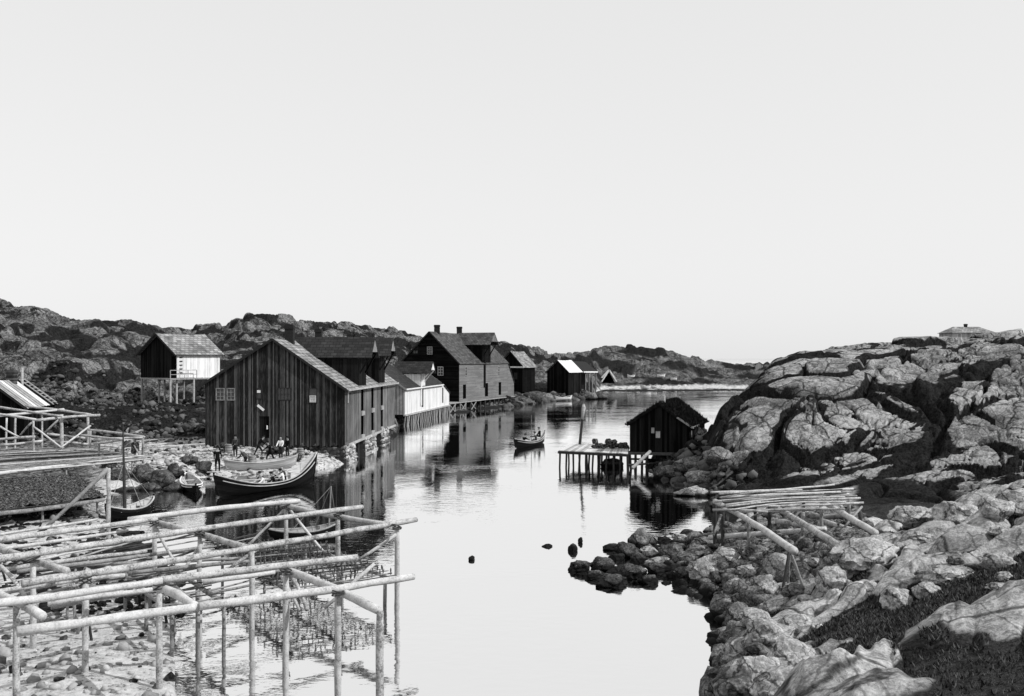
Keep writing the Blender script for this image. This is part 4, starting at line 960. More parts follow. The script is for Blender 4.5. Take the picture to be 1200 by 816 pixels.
# rubble too many to count
PROTO = {}
for sb_ in (1, 2):
    PROTO[sb_] = []
    for k_ in range(14):
        me = rock_mesh('proto', (1, 1, 1), 900 + k_, .9, sb_, .10); co = np.empty(len(me.vertices) * 3); me.vertices.foreach_get('co', co)
        fa = np.empty(len(me.polygons) * 3, dtype=np.int64); me.polygons.foreach_get('vertices', fa); PROTO[sb_].append((co.reshape(-1, 3), fa.reshape(-1, 3))); bpy.data.meshes.remove(me)
def rubble(name, pts, mat, kind='stuff', lab=None, smin=.08, smax=.3, sb=1):
    V, Fc, T = [], [], []; n0 = 0; rg = np.random.default_rng(len(pts))
    for (x, y, k) in pts:
        r_ = (smin + (smax - smin) * rg.random() ** 2.2) * k; z = ground_z(x, y)
        if z < -.35: continue
        co, fa = PROTO[sb][rg.integers(14)]; a = rg.random() * 6.3; tl = rg.normal() * .35
        q_ = co * np.array([r_ * rg.uniform(.8, 1.3), r_ * rg.uniform(.6, 1.1), r_ * rg.uniform(.4, .85)])
        q_ = q_ @ np.array([[1, 0, 0], [0, math.cos(tl), -math.sin(tl)], [0, math.sin(tl), math.cos(tl)]]).T @ np.array([[math.cos(a), -math.sin(a), 0], [math.sin(a), math.cos(a), 0], [0, 0, 1]]).T + np.array([x, y, z + r_ * .25])
        V.append(q_); Fc.append(fa + n0); T.append(np.full(len(fa), rg.random())); n0 += len(q_)
    V, Fc, T = np.concatenate(V), np.concatenate(Fc), np.concatenate(T)
    me = bpy.data.meshes.new(name); me.vertices.add(len(V)); me.vertices.foreach_set('co', V.astype(np.float32).ravel())
    me.loops.add(Fc.size); me.loops.foreach_set('vertex_index', Fc.ravel().astype(np.int32)); me.polygons.add(len(Fc)); me.polygons.foreach_set('loop_start', np.arange(0, Fc.size, 3, dtype=np.int32))
    me.update(calc_edges=True); a = me.attributes.new('tone', 'FLOAT', 'FACE'); a.data.foreach_set('value', T.astype(np.float32)); me.materials.append(mat)
    o = bpy.data.objects.new(name, me); COL.objects.link(o); return tag(o, lab, 'rubble', None, kind)
random.seed(5)
pts = []
for _ in range(2600):
    u = random.uniform(735, 1010); v = random.uniform(618, 712)
    if u < 850 and v > 690: continue
    if random.random() > .35 + .65 * ((u - 735) / 200): continue
    g_ = G(u, v, .3); pts.append((g_.x, g_.y, 1))
for _ in range(420):
    u = random.gauss(862, 14); Y = random.uniform(20, 33); pts.append(((u - U0) / F * Y, Y, random.choice([.6, 1, 1.5])))
rubble('shoal_stones', pts, boulder_mat('shoal_rubble', .07, .30, .3), lab='loose stones filling the shoal below the right hand rack', smax=.5, sb=2)
pts = []
for _ in range(6500):
    u = random.uniform(-20, 240); v = random.uniform(440, 512); Y = 85 + (512 - v) / 72 * 36 + random.uniform(-4, 4)
    x = (u - U0) / F * Y
    if fbm(np.array([x / 3]), np.array([Y / 3]), 3, 400)[0] > .02: pts.append((x, Y, random.choice([.7, .8, 1, 1.8])))
rubble('hillside_scree', pts, M_SCREE, lab='scree of dark and pale stones below the stilted storehouse', smin=.1, smax=.4)
pts = []
for _ in range(1500):
    u = random.uniform(110, 400); Y = random.uniform(66.5, 80.5); x = (u - U0) / F * Y
    if ground_z(x, Y) > -.1: pts.append((x, Y, 1))
for _ in range(1500):
    u = random.uniform(-30, 200); Y = random.uniform(24, 62); x = (u - U0) / F * Y
    pts.append((x, Y, random.choice([.5, .6, 1])))
rubble('beach_stones', pts, stone_mat('beach_stone', .01, .5), lab='stones strewn over the pale landing beach', smin=.04, smax=.32)
pts = []
for _ in range(1500):
    t_ = random.random(); u = 592 + 113 * t_; Y0 = np.interp(u, [540, 575, 600, 625, 650, 690, 705], [155, 167, 176, 188, 197, 206, 212]); Y = Y0 + random.uniform(-3, 7); pts.append(((u - U0) / F * Y, Y, random.choice([1, 2])))
rubble('inlet_stones', pts, M_SCREE, lab='dark and pale stones along the inner waterside', smin=.15, smax=.6)
pts = []
for _ in range(2600):
    u = random.uniform(762, 905); Y = random.uniform(60, 86); x = (u - U0) / F * Y; g_ = ground_z(x, Y)
    if -.3 < g_ < 1.0 + (905 - u) * .02: pts.append((x, Y, random.choice([1, 1, 2])))
rubble('slope_stones', pts, M_SCREE, lab='broken stones at the foot of the rocky hill', smin=.1, smax=.36)

# heath and turf tufts on the near ground
mb = MB(); random.seed(9); cnt = 0
for _ in range(120000):
    u = random.uniform(860, 1290); Y = 11 + 32 * random.random() ** .8; i = int(np.searchsorted(YY, Y)); j = int(np.clip(np.searchsorted(UU, u), 0, len(UU) - 1))
    if VEG[i, j] < .5: continue
    x = (u - U0) / F * Y; z = Z[i, j]; h = random.uniform(.03, .10); a = random.uniform(0, 6.3); k = .012 + .0006 * Y
    mb.poly([(x + math.cos(a) * k, Y + math.sin(a) * k, z - .01), (x - math.cos(a) * k, Y - math.sin(a) * k, z - .01), (x + random.uniform(-.07, .07), Y + random.uniform(-.07, .07), z + h)], random.random()); cnt += 1
    if cnt > 45000: break
tag(mb.build('heath_grass', stone_mat('heath_blades', .006, .11)), 'short dark grass and heath between the pale near rocks', 'grass', None, 'stuff')

# ================================================================ drying racks
def pole(root, name, p, q, r0=.09, r1=None, mat=None, bend=.06, n=8):
    p, q = Vector(p), Vector(q); L = (q - p).length; k = max(3, int(L / .6)); r1 = r0 * .7 if r1 is None else r1
    side = (q - p).cross(Vector((0, 0, 1)));
    side = side.normalized() if side.length > .05 else Vector((1, 0, 0))
    b1, b2 = random.uniform(-bend, bend), random.uniform(-bend, bend)
    pts = []; rs = []
    for i in range(k + 1):
        t = i / k; w_ = math.sin(math.pi * t)
        pts.append(p.lerp(q, t) + side * (b1 * w_ + random.uniform(-.01, .01)) + Vector((0, 0, b2 * w_ + random.uniform(-.012, .012)))); rs.append((r0 + (r1 - r0) * t) * random.uniform(.90, 1.10))
    mb = MB(); mb.tube(pts, rs, n); return mb.build(name, mat or M_POLE, root, smooth=True)
Pz = lambda u, v, z: G(u, v, z)
def post(root, u, v, z, name='post', r=.08, mat=None, lean=(0, 0), foot=None):
    t = G(u, v, z); fx_, fy_ = t.x + lean[0], t.y + lean[1]; zb = ground_z(fx_, fy_) - .3 if foot is None else foot
    return pole(root, name, (fx_, fy_, zb), t, r, r * .85, mat or M_POLE, .02)
random.seed(3)
# the big rack in the foreground
root = thing('drying_rack', 'largest fish drying rack, long pale barked poles filling the lower left foreground', 'drying rack', G(300, 660, 1.5), 'fish drying racks')
ZT = 3.0
rails = [((-40, 638), (184, 608.5), ZT + .1, .10), ((150, 609), (351, 587), ZT + .1, .105), ((-60, 664), (425, 594), ZT + .12, .108), ((26, 684), (488, 609), ZT + .12, .108),
         ((-60, 715), (190, 681), ZT + .12, .108), ((180, 681), (419, 653.5), ZT + .1, .11), ((20, 741), (245, 709), ZT + .12, .11), ((234, 711), (485, 675.5), ZT + .14, .11),
         ((-60, 635), (114, 609), ZT - .5, .06), ((-60, 652), (150, 622), ZT - .4, .065), ((9, 667), (172, 646), ZT - .5, .07), ((-40, 700), (146, 674), ZT - .6, .075), ((56, 708), (180, 691), ZT - .5, .08), ((238, 682), (322, 671), ZT - .5, .08)]
for (a, b_, z, r) in rails[:]:
    pole(root, 'rail', Pz(*a, z), Pz(*b_, z), r, r * .85)
for (a, b_) in [((332, 592.5), (450, 615)), ((182, 612), (288, 642)), ((334, 668), (443, 715)), ((-30, 634), (78, 669)), ((183, 687), (232, 712)), ((-20, 690), (50, 722))]:
    pole(root, 'crossbeam', Pz(*a, ZT - .1), Pz(*b_, ZT - .1), .12, .11)
for (u, v) in [(335, 594), (396, 604), (465, 618), (181, 613), (234, 626), (295, 640), (335, 670), (396, 694), (39, 656), (100, 680), (445, 716), (187, 687), (-20, 645), (20, 708)]:
    post(root, u, v, ZT - .12, r=.10)
for (u, v) in [(335, 594), (396, 604), (465, 618), (181, 613), (234, 626), (295, 640), (335, 670), (396, 694), (39, 656), (100, 680), (187, 687)]:
    c_ = Pz(u, v, ZT + .02); mb = MB()
    for k_ in range(3):
        rr = random.uniform(.15, .17); tl = random.uniform(-.5, .5); mb.tube([c_ + Vector((rr * math.cos(a), rr * math.sin(a) * .9, .05 * k_ - .06 + tl * .2 * math.cos(a))) for a in [2 * math.pi * j / 12 for j in range(13)]], .018, 5, caps=False)
    mb.build('lashing', M_POLED, root)
for (a, b_) in [((333, 598), (275, 657)), ((340, 598), (385, 653)), ((464, 626), (419, 657)), ((439, 661), (380, 713)), ((330, 674), (352, 716)), ((183, 620), (212, 674)), ((300, 645), (262, 672)), ((0, 663), (30, 700)), ((340, 675), (360, 715)), ((240, 630), (215, 668))]:
    p_ = Pz(*a, ZT - .3); Yb = p_.y - .6; pole(root, 'brace', p_, P(b_[0], b_[1], Yb), .06, .055)
# lower dark rails
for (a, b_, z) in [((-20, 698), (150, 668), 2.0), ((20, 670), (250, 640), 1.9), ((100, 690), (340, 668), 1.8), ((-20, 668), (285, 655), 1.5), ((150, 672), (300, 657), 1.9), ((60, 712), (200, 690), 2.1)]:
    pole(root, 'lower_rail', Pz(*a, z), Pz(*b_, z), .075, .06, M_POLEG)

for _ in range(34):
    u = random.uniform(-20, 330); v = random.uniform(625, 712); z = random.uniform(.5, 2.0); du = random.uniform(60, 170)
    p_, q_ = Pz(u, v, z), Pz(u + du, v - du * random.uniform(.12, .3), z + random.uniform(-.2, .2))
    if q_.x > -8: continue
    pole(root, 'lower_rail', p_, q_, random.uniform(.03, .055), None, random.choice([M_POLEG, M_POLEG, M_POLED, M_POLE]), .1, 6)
for _ in range(12):
    u = random.uniform(-20, 190); v = random.uniform(640, 700); t_ = Pz(u, v, random.uniform(1.2, 2.0)); x = t_.x + random.uniform(-.7, .7)
    pole(root, 'prop', (x, t_.y + random.uniform(-.4, .4), ground_z(x, t_.y) - .2), t_, .05, .04, random.choice([M_POLEG, M_POLED]), .04, 6)
def flake(label, c, z, nrod, mat, beams=True, legs=True, rods=.022, group='low drying flakes'):
    """a bed of thin rods on two or three bearers; c: four corner pixels at height z (back-left, back-right, front-right, front-left)"""
    q_ = [G(u, v, z) for (u, v) in c]; root = thing('drying_flake', label, 'drying rack', (q_[0] + q_[2]) / 2, group)
    for i in range(nrod):
        a = (i + random.uniform(-.3, .3)) / (nrod - 1); p0, p1 = q_[0].lerp(q_[3], a), q_[1].lerp(q_[2], a)
        j0, j1 = random.uniform(-.05, .03), random.uniform(-.03, .08); d_ = p1 - p0; up = Vector((0, 0, random.uniform(0, .05)))
        pole(root, 'rod', p0 + d_ * j0 + up, p0 + d_ * (1 + j1) + up, rods * random.uniform(.8, 1.3), None, random.choice(mat), .06, 6)
    for a in (.06, .5, .94):
        p0, p1 = q_[0].lerp(q_[1], a), q_[3].lerp(q_[2], a); dn2 = Vector((0, 0, -.1)); pole(root, 'bearer', p0 + dn2, p1 + dn2, .08, .07, M_POLEG)
        for t in (.05, .5, .95):
            p_ = p0.lerp(p1, t); pole(root, 'leg', (p_.x, p_.y, ground_z(p_.x, p_.y) - .3), p_ + dn2, .07, .06, M_POLEG, .02)
    return root, q_
r1_, q1 = flake('low bed of thin rods hung with fish under the right end of the largest rack', ((250, 640), (360, 634), (465, 674), (335, 694)), 1.15, 26, (M_POLEG, M_POLED), rods=.03)
r2_, q2 = flake('low bed of dark rods half hidden below the middle of the largest rack', ((140, 668), (205, 662), (270, 705), (200, 716)), 1.5, 12, (M_POLED, M_POLEG), rods=.028)
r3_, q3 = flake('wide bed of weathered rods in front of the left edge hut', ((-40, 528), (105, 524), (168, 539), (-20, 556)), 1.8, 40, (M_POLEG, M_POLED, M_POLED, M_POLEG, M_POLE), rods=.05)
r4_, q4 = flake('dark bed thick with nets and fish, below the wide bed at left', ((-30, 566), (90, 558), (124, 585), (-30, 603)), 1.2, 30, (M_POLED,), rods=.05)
pole(r3_, 'front_beam', G(-20, 557, 1.8), G(168, 535, 1.8), .13, .11); pole(r4_, 'front_beam', G(-20, 604, 1.25), G(122, 586, 1.25), .12, .10, M_POLEG)
# nets heaped on the dark bed
rows = []
for i in range(60):
    row = []
    for j in range(90):
        a, b_ = i / 59, j / 89; p_ = q4[0].lerp(q4[3], a).lerp(q4[1].lerp(q4[2], a), b_)
        row.append(p_ + Vector((0, 0, .05 + .16 * (mn.fractal(p_ * 2.2, 1, 2, 5) + .3) + random.uniform(0, .05))))
    rows.append(row)
mb = MB(); mb.grid(rows); mb.grid([[p_ - Vector((0, 0, .12)) for p_ in r] for r in rows])
m, n, b = mat_base('tarred_net', .95, .02); g_ = noise(n, 9, 5, .8, mapped(n, (1, 1, 1))); r_ = ramp(n, g_.outputs[0], [(.42, .006), (.50, .03), (.60, .20)]); n.links.new(r_.outputs[0], b.inputs['Base Color'])
M_NET = m
nt_o = mb.build('fishing_net', M_NET); tag(nt_o, 'dark speckled fishing nets spread over the lower left drying bed', 'net')
# the tall raking strut and corner post by that bed
root = thing('rack_frame', 'tall corner post with long raking double strut beside the net covered bed', 'frame', G(127, 640, .2))
tp = P(127, 549, 46); pole(root, 'post', (tp.x, tp.y, ground_z(tp.x, tp.y) - .3), tp, .11, .10)
pole(root, 'strut', tp, P(54, 618, 45), .10, .09, M_POLEG); pole(root, 'strut', P(118, 556, 46.2), P(100, 575, 45.7), .07, .06, M_POLEG)

# fish hung in rows on the near low bed
def fish_mesh():
    mb = MB(); prof = [(0, .012), (.05, .03), (.14, .045), (.24, .035), (.34, .016), (.38, .012), (.43, .035)]
    rows = []
    for (h, w_) in prof:
        rows.append([Vector((w_ * math.cos(a), w_ * .45 * math.sin(a), -h)) for a in [2 * math.pi * k / 6 for k in range(6)]])
    mb.grid(rows, closed=True); return mb
src = fish_mesh().build('dried_fish', plain('dried_fish_skin', .09, .7, .5, 9, .2), None, smooth=True)
tag(src, 'small split fish hung tail down in the rows on the near low bed', 'fish', 'fish hung on the near low drying bed')
k = 0; random.seed(12)
for i in range(13):
    for j in range(19):
        a, b_ = (i + .5) / 13, (j + random.uniform(.2, .8)) / 19
        p_ = q1[0].lerp(q1[3], a).lerp(q1[1].lerp(q1[2], a), b_) + Vector((0, 0, .30))
        o = src if k == 0 else src.copy()
        if k: COL.objects.link(o)
        o.scale = (1, 1, .6); o.location = p_ - Vector((0, 0, .08)); o.rotation_euler = (random.uniform(-.25, .25), random.uniform(-.25, .25), random.uniform(0, 3)); k += 1

# middle left racks
root = thing('drying_rack', 'far rack of pale poles right in front of the left edge hut', 'drying rack', P(60, 528, 76), 'fish drying racks')
z1, z2 = 4.3, 4.2
for (a, b_, Ya, Yb) in [((-15, 475), (72, 488), 76, 74), ((30, 476), (106, 486), 82, 79), ((-15, 484), (42, 492), 73, 72), ((42, 493), (117, 486.5), 73, 77), ((-15, 489), (75, 480), 76, 81), ((-20, 517), (41, 512), 72, 72), ((-20, 523), (50, 517), 72, 73), ((55, 509), (115, 516), 76, 78), ((60, 517), (140, 524), 75, 77)]:
    pole(root, 'rail', P(*a, Ya), P(*b_, Yb), .11, .10)
for (u, v, Y, w_) in [(72, 486, 75, .15), (103, 486, 77.5, .13), (39, 492, 72.5, .10), (18, 486, 78, .09), (49, 481, 80, .09), (8, 490, 76, .08), (-10, 484, 73, .1)]:
    p_ = P(u, v, Y); pole(root, 'post', (p_.x, p_.y, ground_z(p_.x, p_.y) - .2), p_, w_, w_ * .9)
for (a, b_, Ya, Yb) in [((70, 491), (52, 508), 75, 75), ((39, 500), (72, 525), 72.5, 72), ((106, 499), (72, 524), 77, 73), ((38, 495), (24, 510), 72.5, 73), ((0, 500), (22, 512), 74, 75)]:
    pole(root, 'brace', P(*a, Ya), P(*b_, Yb), .08, .07)
root = thing('drying_rack', 'short rack standing on the pale beach, left of the warehouse gable', 'drying rack', P(140, 545, 70), 'fish drying racks')
for (a, b_, Ya, Yb) in [((104, 504), (169, 512), 76, 71), ((95, 510), (144, 515), 73, 69), ((110, 516), (168, 513), 72, 71), ((110, 520), (145, 515), 72, 69.5)]: pole(root, 'rail', P(*a, Ya), P(*b_, Yb), .09, .08)
for (u, v, Y) in [(167.5, 513, 71), (144, 515, 69.5), (116, 517, 72), (106, 505, 75)]:
    p_ = P(u, v, Y); pole(root, 'post', (p_.x, p_.y, ground_z(p_.x, p_.y) - .2), p_, .1, .09, M_POLEG)
for (a, b_) in [((154, 516), (169, 543)), ((145, 525), (156, 517))]: pole(root, 'brace', P(*a, 70.5), P(*b_, 70.3), .07, .06, M_POLEG)
tg = MB(); 
for i in range(5): stone(tg, P(157 + i % 2 * 3, 520 + i * 2, 70.6), (.22, .2, .3))
tag(tg.build('hanging_rag', M_NET), 'dark rag of netting hanging from the short beach rack', 'net')

# right-hand rack
root = thing('drying_rack', 'right hand rack with thick beams running out over the stony ground', 'drying rack', (11.5, 40, 1), 'fish drying racks')
ZR = 2.72
for i, (a, b_) in enumerate([((833, 577), (978, 568)), ((843, 579), (940, 574)), ((845, 583), (985, 577)), ((838, 588), (995, 579)), ((850, 592), (1008, 584)), ((843, 593), (1012, 589)), ((848, 597), (968, 596)), ((870, 600), (990, 597)), ((905, 577), (1000, 573)), ((860, 587), (1004, 581)), ((835, 598), (900, 600))]):
    pole(root, 'rail', Pz(*a, ZR + .12), Pz(*b_, ZR + .12), .055, .045, random.choice([M_POLE, M_POLE, M_POLEG]), .09)
for (a, b_) in [((838, 588), (931, 646)), ((895, 587), (986, 642)), ((956, 583), (1026, 625))]:
    pole(root, 'crossbeam', Pz(*a, ZR - .08), Pz(*b_, ZR - .08), .115, .13, M_POLE, .06)
for i in range(9):
    u = 842 + i * 1.5; v = 581 + i * 2.1; pole(root, 'rail', Pz(u, v, ZR + .2), Pz(u + random.uniform(110, 150), v - random.uniform(6, 10), ZR + .2), .035, .028, random.choice([M_POLEG, M_POLE, M_POLED]), .12, 6)
for (u, v, d_) in [(838, 582, 1), (847, 592, 1), (877, 598, 0), (941, 600, 0), (902, 585, 1), (962, 592, 0), (1008, 600, 1), (942, 578, 1), (995, 586, 0), (885, 580, 1)]:
    post(root, u, v, ZR - .05, r=.09, mat=M_POLED if d_ else M_POLEG)
for (u, v) in [(925, 643), (983, 639), (1022, 622)]:
    for lx_, ly_ in ((-.45, -.5), (.6, .1), (.1, .5)): post(root, u, v, ZR - .15, 'leg', .055, M_POLEG if lx_ > 0 else M_POLED, (lx_, ly_))
for (a, b_) in [((1010, 594), (990, 618)), ((943, 592), (928, 612)), ((895, 600), (882, 606)), ((845, 604), (836, 628))]: pole(root, 'brace', Pz(*a, ZR - .1), Pz(b_[0], b_[1], 1.9), .05, .045, M_POLEG)
for i, (a, b_, lb) in enumerate([((831, 622), (968, 642), 'long log lying across the stones under the right rack'), ((868, 622), (935, 618), 'thin grey log lying level behind the first rack posts'), ((910, 624), (965, 634), 'thick short log under the middle of the right rack'), ((950, 616), (1004, 622), 'straight thin log resting near the far rack post'), ((965, 622), (1008, 640), 'pale thick log sloping by the whaleback boulder')]):
    z = 1.0; p_, q_ = G(*a, z), G(*b_, z); p_.z = max(ground_z(p_.x, p_.y), .15) + .5; q_.z = max(ground_z(q_.x, q_.y), .3) + .5
    o = pole(None, 'driftwood_log', p_, q_, .13, .11, (M_POLE, M_POLEG)[i % 2]); tag(o, lb, 'log', 'logs lying under the right rack')

# ================================================================ boats
def boat(name, label, A, B, beam, hmid, hA, hB, cat='boat', group=None, planks=6, thw=4, dark=True, inner=None, draft=.18, outer=None, gun=None, roll=0):
    """A, B waterline ends (stern, bow); hA, hB heights of the stems"""
    A, B = Vector(A), Vector(B); L = (B - A).length; ax = (B - A) / L; wx_ = Vector((ax.y, -ax.x, 0)); C0 = (A + B) / 2
    root = thing(name, label, cat, C0, group)
    NS = 25
    def sheer(t): return hmid + ((hA - hmid) * max(0, 1 - 2 * t) ** 2.3 + (hB - hmid) * max(0, 2 * t - 1) ** 2.3)
    def keel(t): e = abs(2 * t - 1); return -draft + (draft + .1) * e ** 5
    def half(t): e = abs(2 * t - 1); return beam / 2 * max(0, 1 - e ** 2.4) ** .75
    def rake(t, k): e = 2 * t - 1; return math.copysign(abs(e) ** 4, e) * (.045 * L) * k      # stems lean out with height
    def pt(t, k, sg, inn=0):
        """k 0 keel .. 1 sheer"""
        h = keel(t) + (sheer(t) - keel(t)) * k; w_ = max(0, half(t) * (math.sin(k * math.pi / 2) ** .75) - inn)
        return A + ax * (L * t + rake(t, k)) + wx_ * (w_ * sg) + Vector((0, 0, h + inn * .5 * (1 - k)))
    mb = MB()
    for sg in (-1, 1):
        for p_ in range(planks):                      # clinker strakes, each lapped over the one below
            k0, k1 = p_ / planks, (p_ + 1) / planks + .015; out = wx_ * (sg * .018)
            rows = [[pt(i / NS, k0, sg) + out, pt(i / NS, k1, sg), ] for i in range(NS + 1)]
            mb.grid(rows, random.random(), 0)
        rows = [[pt(i / NS, k / 8, sg, .04) for k in range(9)] for i in range(NS + 1)]
        mb.grid(rows, .6, 1)
    mb.build('hull', [outer or (M_BOATD if dark else M_BOATL), inner or M_BOATL], root)
    for sg in (-1, 1):
        mb = MB(); mb.tube([pt(i / NS, 1, sg) + Vector((0, 0, .02)) for i in range(NS + 1)], .045, 6); mb.build('gunwale', gun or M_PALE, root)
        if L > 6:
            mb = MB(); mb.tube([pt(i / NS, .80, sg) + wx_ * sg * .03 for i in range(1, NS)], .035, 6); mb.build('rubbing_strake', gun or M_PALE, root)
    for t, h in ((0, hA), (1, hB)):
        mb = MB(); mb.tube([pt(t, k / 6, 1) + Vector((0, 0, (k == 6) * .14)) for k in range(7)], .06, 6); mb.build('stem', M_BOATD if dark else M_PALE, root)
    for i in range(thw):
        t = .2 + .6 * i / max(1, thw - 1); w_ = half(t) * .93; p_ = A + ax * L * t + Vector((0, 0, sheer(t) - .16))
        mb = MB(); mb.obox(p_, ax * .11, wx_ * w_, Vector((0, 0, .015)), random.random()); mb.build('thwart', M_BOATL, root)
    mb = MB()
    for i in range(1, 9):
        t = i / 9; mb.tube([pt(t, k / 8, -1, .055) for k in range(8, -1, -1)] + [pt(t, k / 8, 1, .055) for k in range(1, 9)], .025, 5)
    rb = mb.build('rib', M_BOATL, root); rb['kind'] = 'stuff'
    return root, (lambda t, s=0, z=0: A + ax * L * t + wx_ * (half(t) * s) + Vector((0, 0, sheer(t) + z)))
random.seed(31)
A, B = G(256, 583, 0), G(367, 566, 0)
bb, bp = boat('open_boat', 'long clinker boat with high curved bow, lying before the warehouse full of people', A, B, 1.8, .55, 1.5, 2.2, planks=7, thw=5)
for i in range(3):
    o = pole(None, 'oar', bp(.15 + .1 * i, .5 - .3 * i, .02), bp(.62 + .1 * i, .3 - .2 * i, .06), .03, .025, M_PALE, .01, 6)
    mb_ = o; tag(o, ('oar nearest the stern', 'middle oar', 'oar nearest the bow')[i] + ' laid along inside the long crowded boat', 'oar')
A, B = G(262, 556, .05), G(352, 552, .05); A.y, B.y = 73, 75.5; A.x = (266 - U0) / F * 73; B.x = (345 - U0) / F * 75.5
b2, bp2 = boat('open_boat', 'pale low boat drawn up behind the long crowded one', A + Vector((0, 0, .25)), B + Vector((0, 0, .25)), 1.5, .5, .8, .9, planks=5, thw=4, dark=False)
A, B = G(229, 579, 0), G(219, 566, 0)
b3, bp3 = boat('rowboat', 'small rowboat with bright rails seen end on at the quay stones', A, B, 1.35, .42, .6, .7, planks=4, thw=3, gun=M_WHITE)
A, B = G(604, 527, 0), G(637, 519, 0); A.y += 1; 
b4, bp4 = boat('rowboat', 'dark rowboat with three people in mid channel', A, B, 1.45, .5, 1.0, 1.15, planks=5, thw=3)
mb = MB(); p_ = bp4(.55, 0, -.3); mb.tube([p_, p_ + Vector((0, 0, 2.9))], [.04, .025], 6); mb.build('mast', M_POLEG, b4)
A, B = G(126, 610, 0), G(178, 600, 0)
b5, bp5 = boat('sailing_skiff', 'small skiff with bare dark mast and stays moored by the quay stones', A, B, 1.3, .45, .8, .9, planks=4, thw=3)
p_ = bp5(.38, 0, -.4); top_ = P(144, 497, p_.y); mb = MB(); mb.tube([p_, p_.lerp(top_, .5), top_], [.11, .08, .03], 8); mb.build('mast', M_POLED, b5)
for t_, s_k in ((.98, 0), (.6, .9), (.05, 0)): mb = MB(); mb.tube([bp5(t_, s_k, 0), p_.lerp(top_, .58)], .018, 4); mb.build('stay', M_ROPE, b5)
A, B = G(318, 632, 0), G(394, 626, 0)
b6, bp6 = boat('sailing_skiff', 'low dark skiff with thin mast and stays behind the crossbeams of the largest rack', A, B, 1.2, .30, .5, .6, planks=4, thw=3, inner=M_POLEG, gun=M_POLEG)
p_ = bp6(.88, 0, -.3); top_ = P(388, 570, p_.y); mb = MB(); mb.tube([p_, top_], [.05, .035], 6); mb.build('mast', M_POLEG, b6)
for t_, s_k in ((.30, 0), (1.0, .0), (.7, -1)): mb = MB(); mb.tube([bp6(t_, s_k, 0), top_], .015, 4); mb.build('stay', M_ROPE, b6)
A, B = Vector((9.2, 196.5, .2)), Vector((12.6, 199.5, .2)); 
boat('rowboat', 'white rowboat pulled up among the stones before the black shed', A, B, 1.4, .5, .8, .9, planks=4, thw=3, dark=False, gun=M_WHITE, outer=M_WHITE, inner=M_BOATD)
for (u, Y, du, lb) in [(757, 262, 12, 'left of two pale boats lying on the far beach'), (766, 266, 9, 'right of two pale boats lying on the far beach'), (740, 292, 9, 'small pale boat high on the far grass bank'), (775, 292, 10, 'slim pale boat on the far bank, above the two beached ones'), (790, 290, 8, 'small pale boat rightmost on the far bank')]:
    x = (u - U0) / F * Y; w_ = du / F * Y; z = ground_z(x, Y) + .25
    boat('beached_boat', lb, (x - w_ / 2, Y, z), (x + w_ / 2, Y + 1.5, z), 1.5, .6, 1.0, 1.1, planks=4, thw=2, dark=False, outer=M_WHITE, group='boats drawn up on the far shore')
# tent-like pale boat shelter on the far bank
root = thing('boat_shelter', 'white A shaped open shelter on the far bank beside the black shed', 'shelter', P(714, 446, 250))
p_ = P(714, 434, 252); zb = P(714, 446, 252).z
for sg in (-1, 1):
    mb = MB(); slab(mb, p_, p_ + Vector((0, 4, 0)), Vector((p_.x + sg * 1.9, p_.y + 4, zb + .7)), Vector((p_.x + sg * 1.9, p_.y, zb + .7)), .12); mb.build('roof_side', M_WHITE if sg < 0 else M_PALE, root)
    mb = MB(); mb.beam(p_ + Vector((0, -.1, .1)), Vector((p_.x + sg * 2, p_.y - .1, zb - .3)), .1, .35); mb.build('gable_beam', M_WHITE, root)
mb = MB(); mb.poly([p_ + Vector((-1.8, 2, zb - p_.z - .8)), p_ + Vector((1.8, 2, zb - p_.z - .8)), p_ + Vector((0, 2, -.2))]); mb.build('back_wall', M_VOID, root)

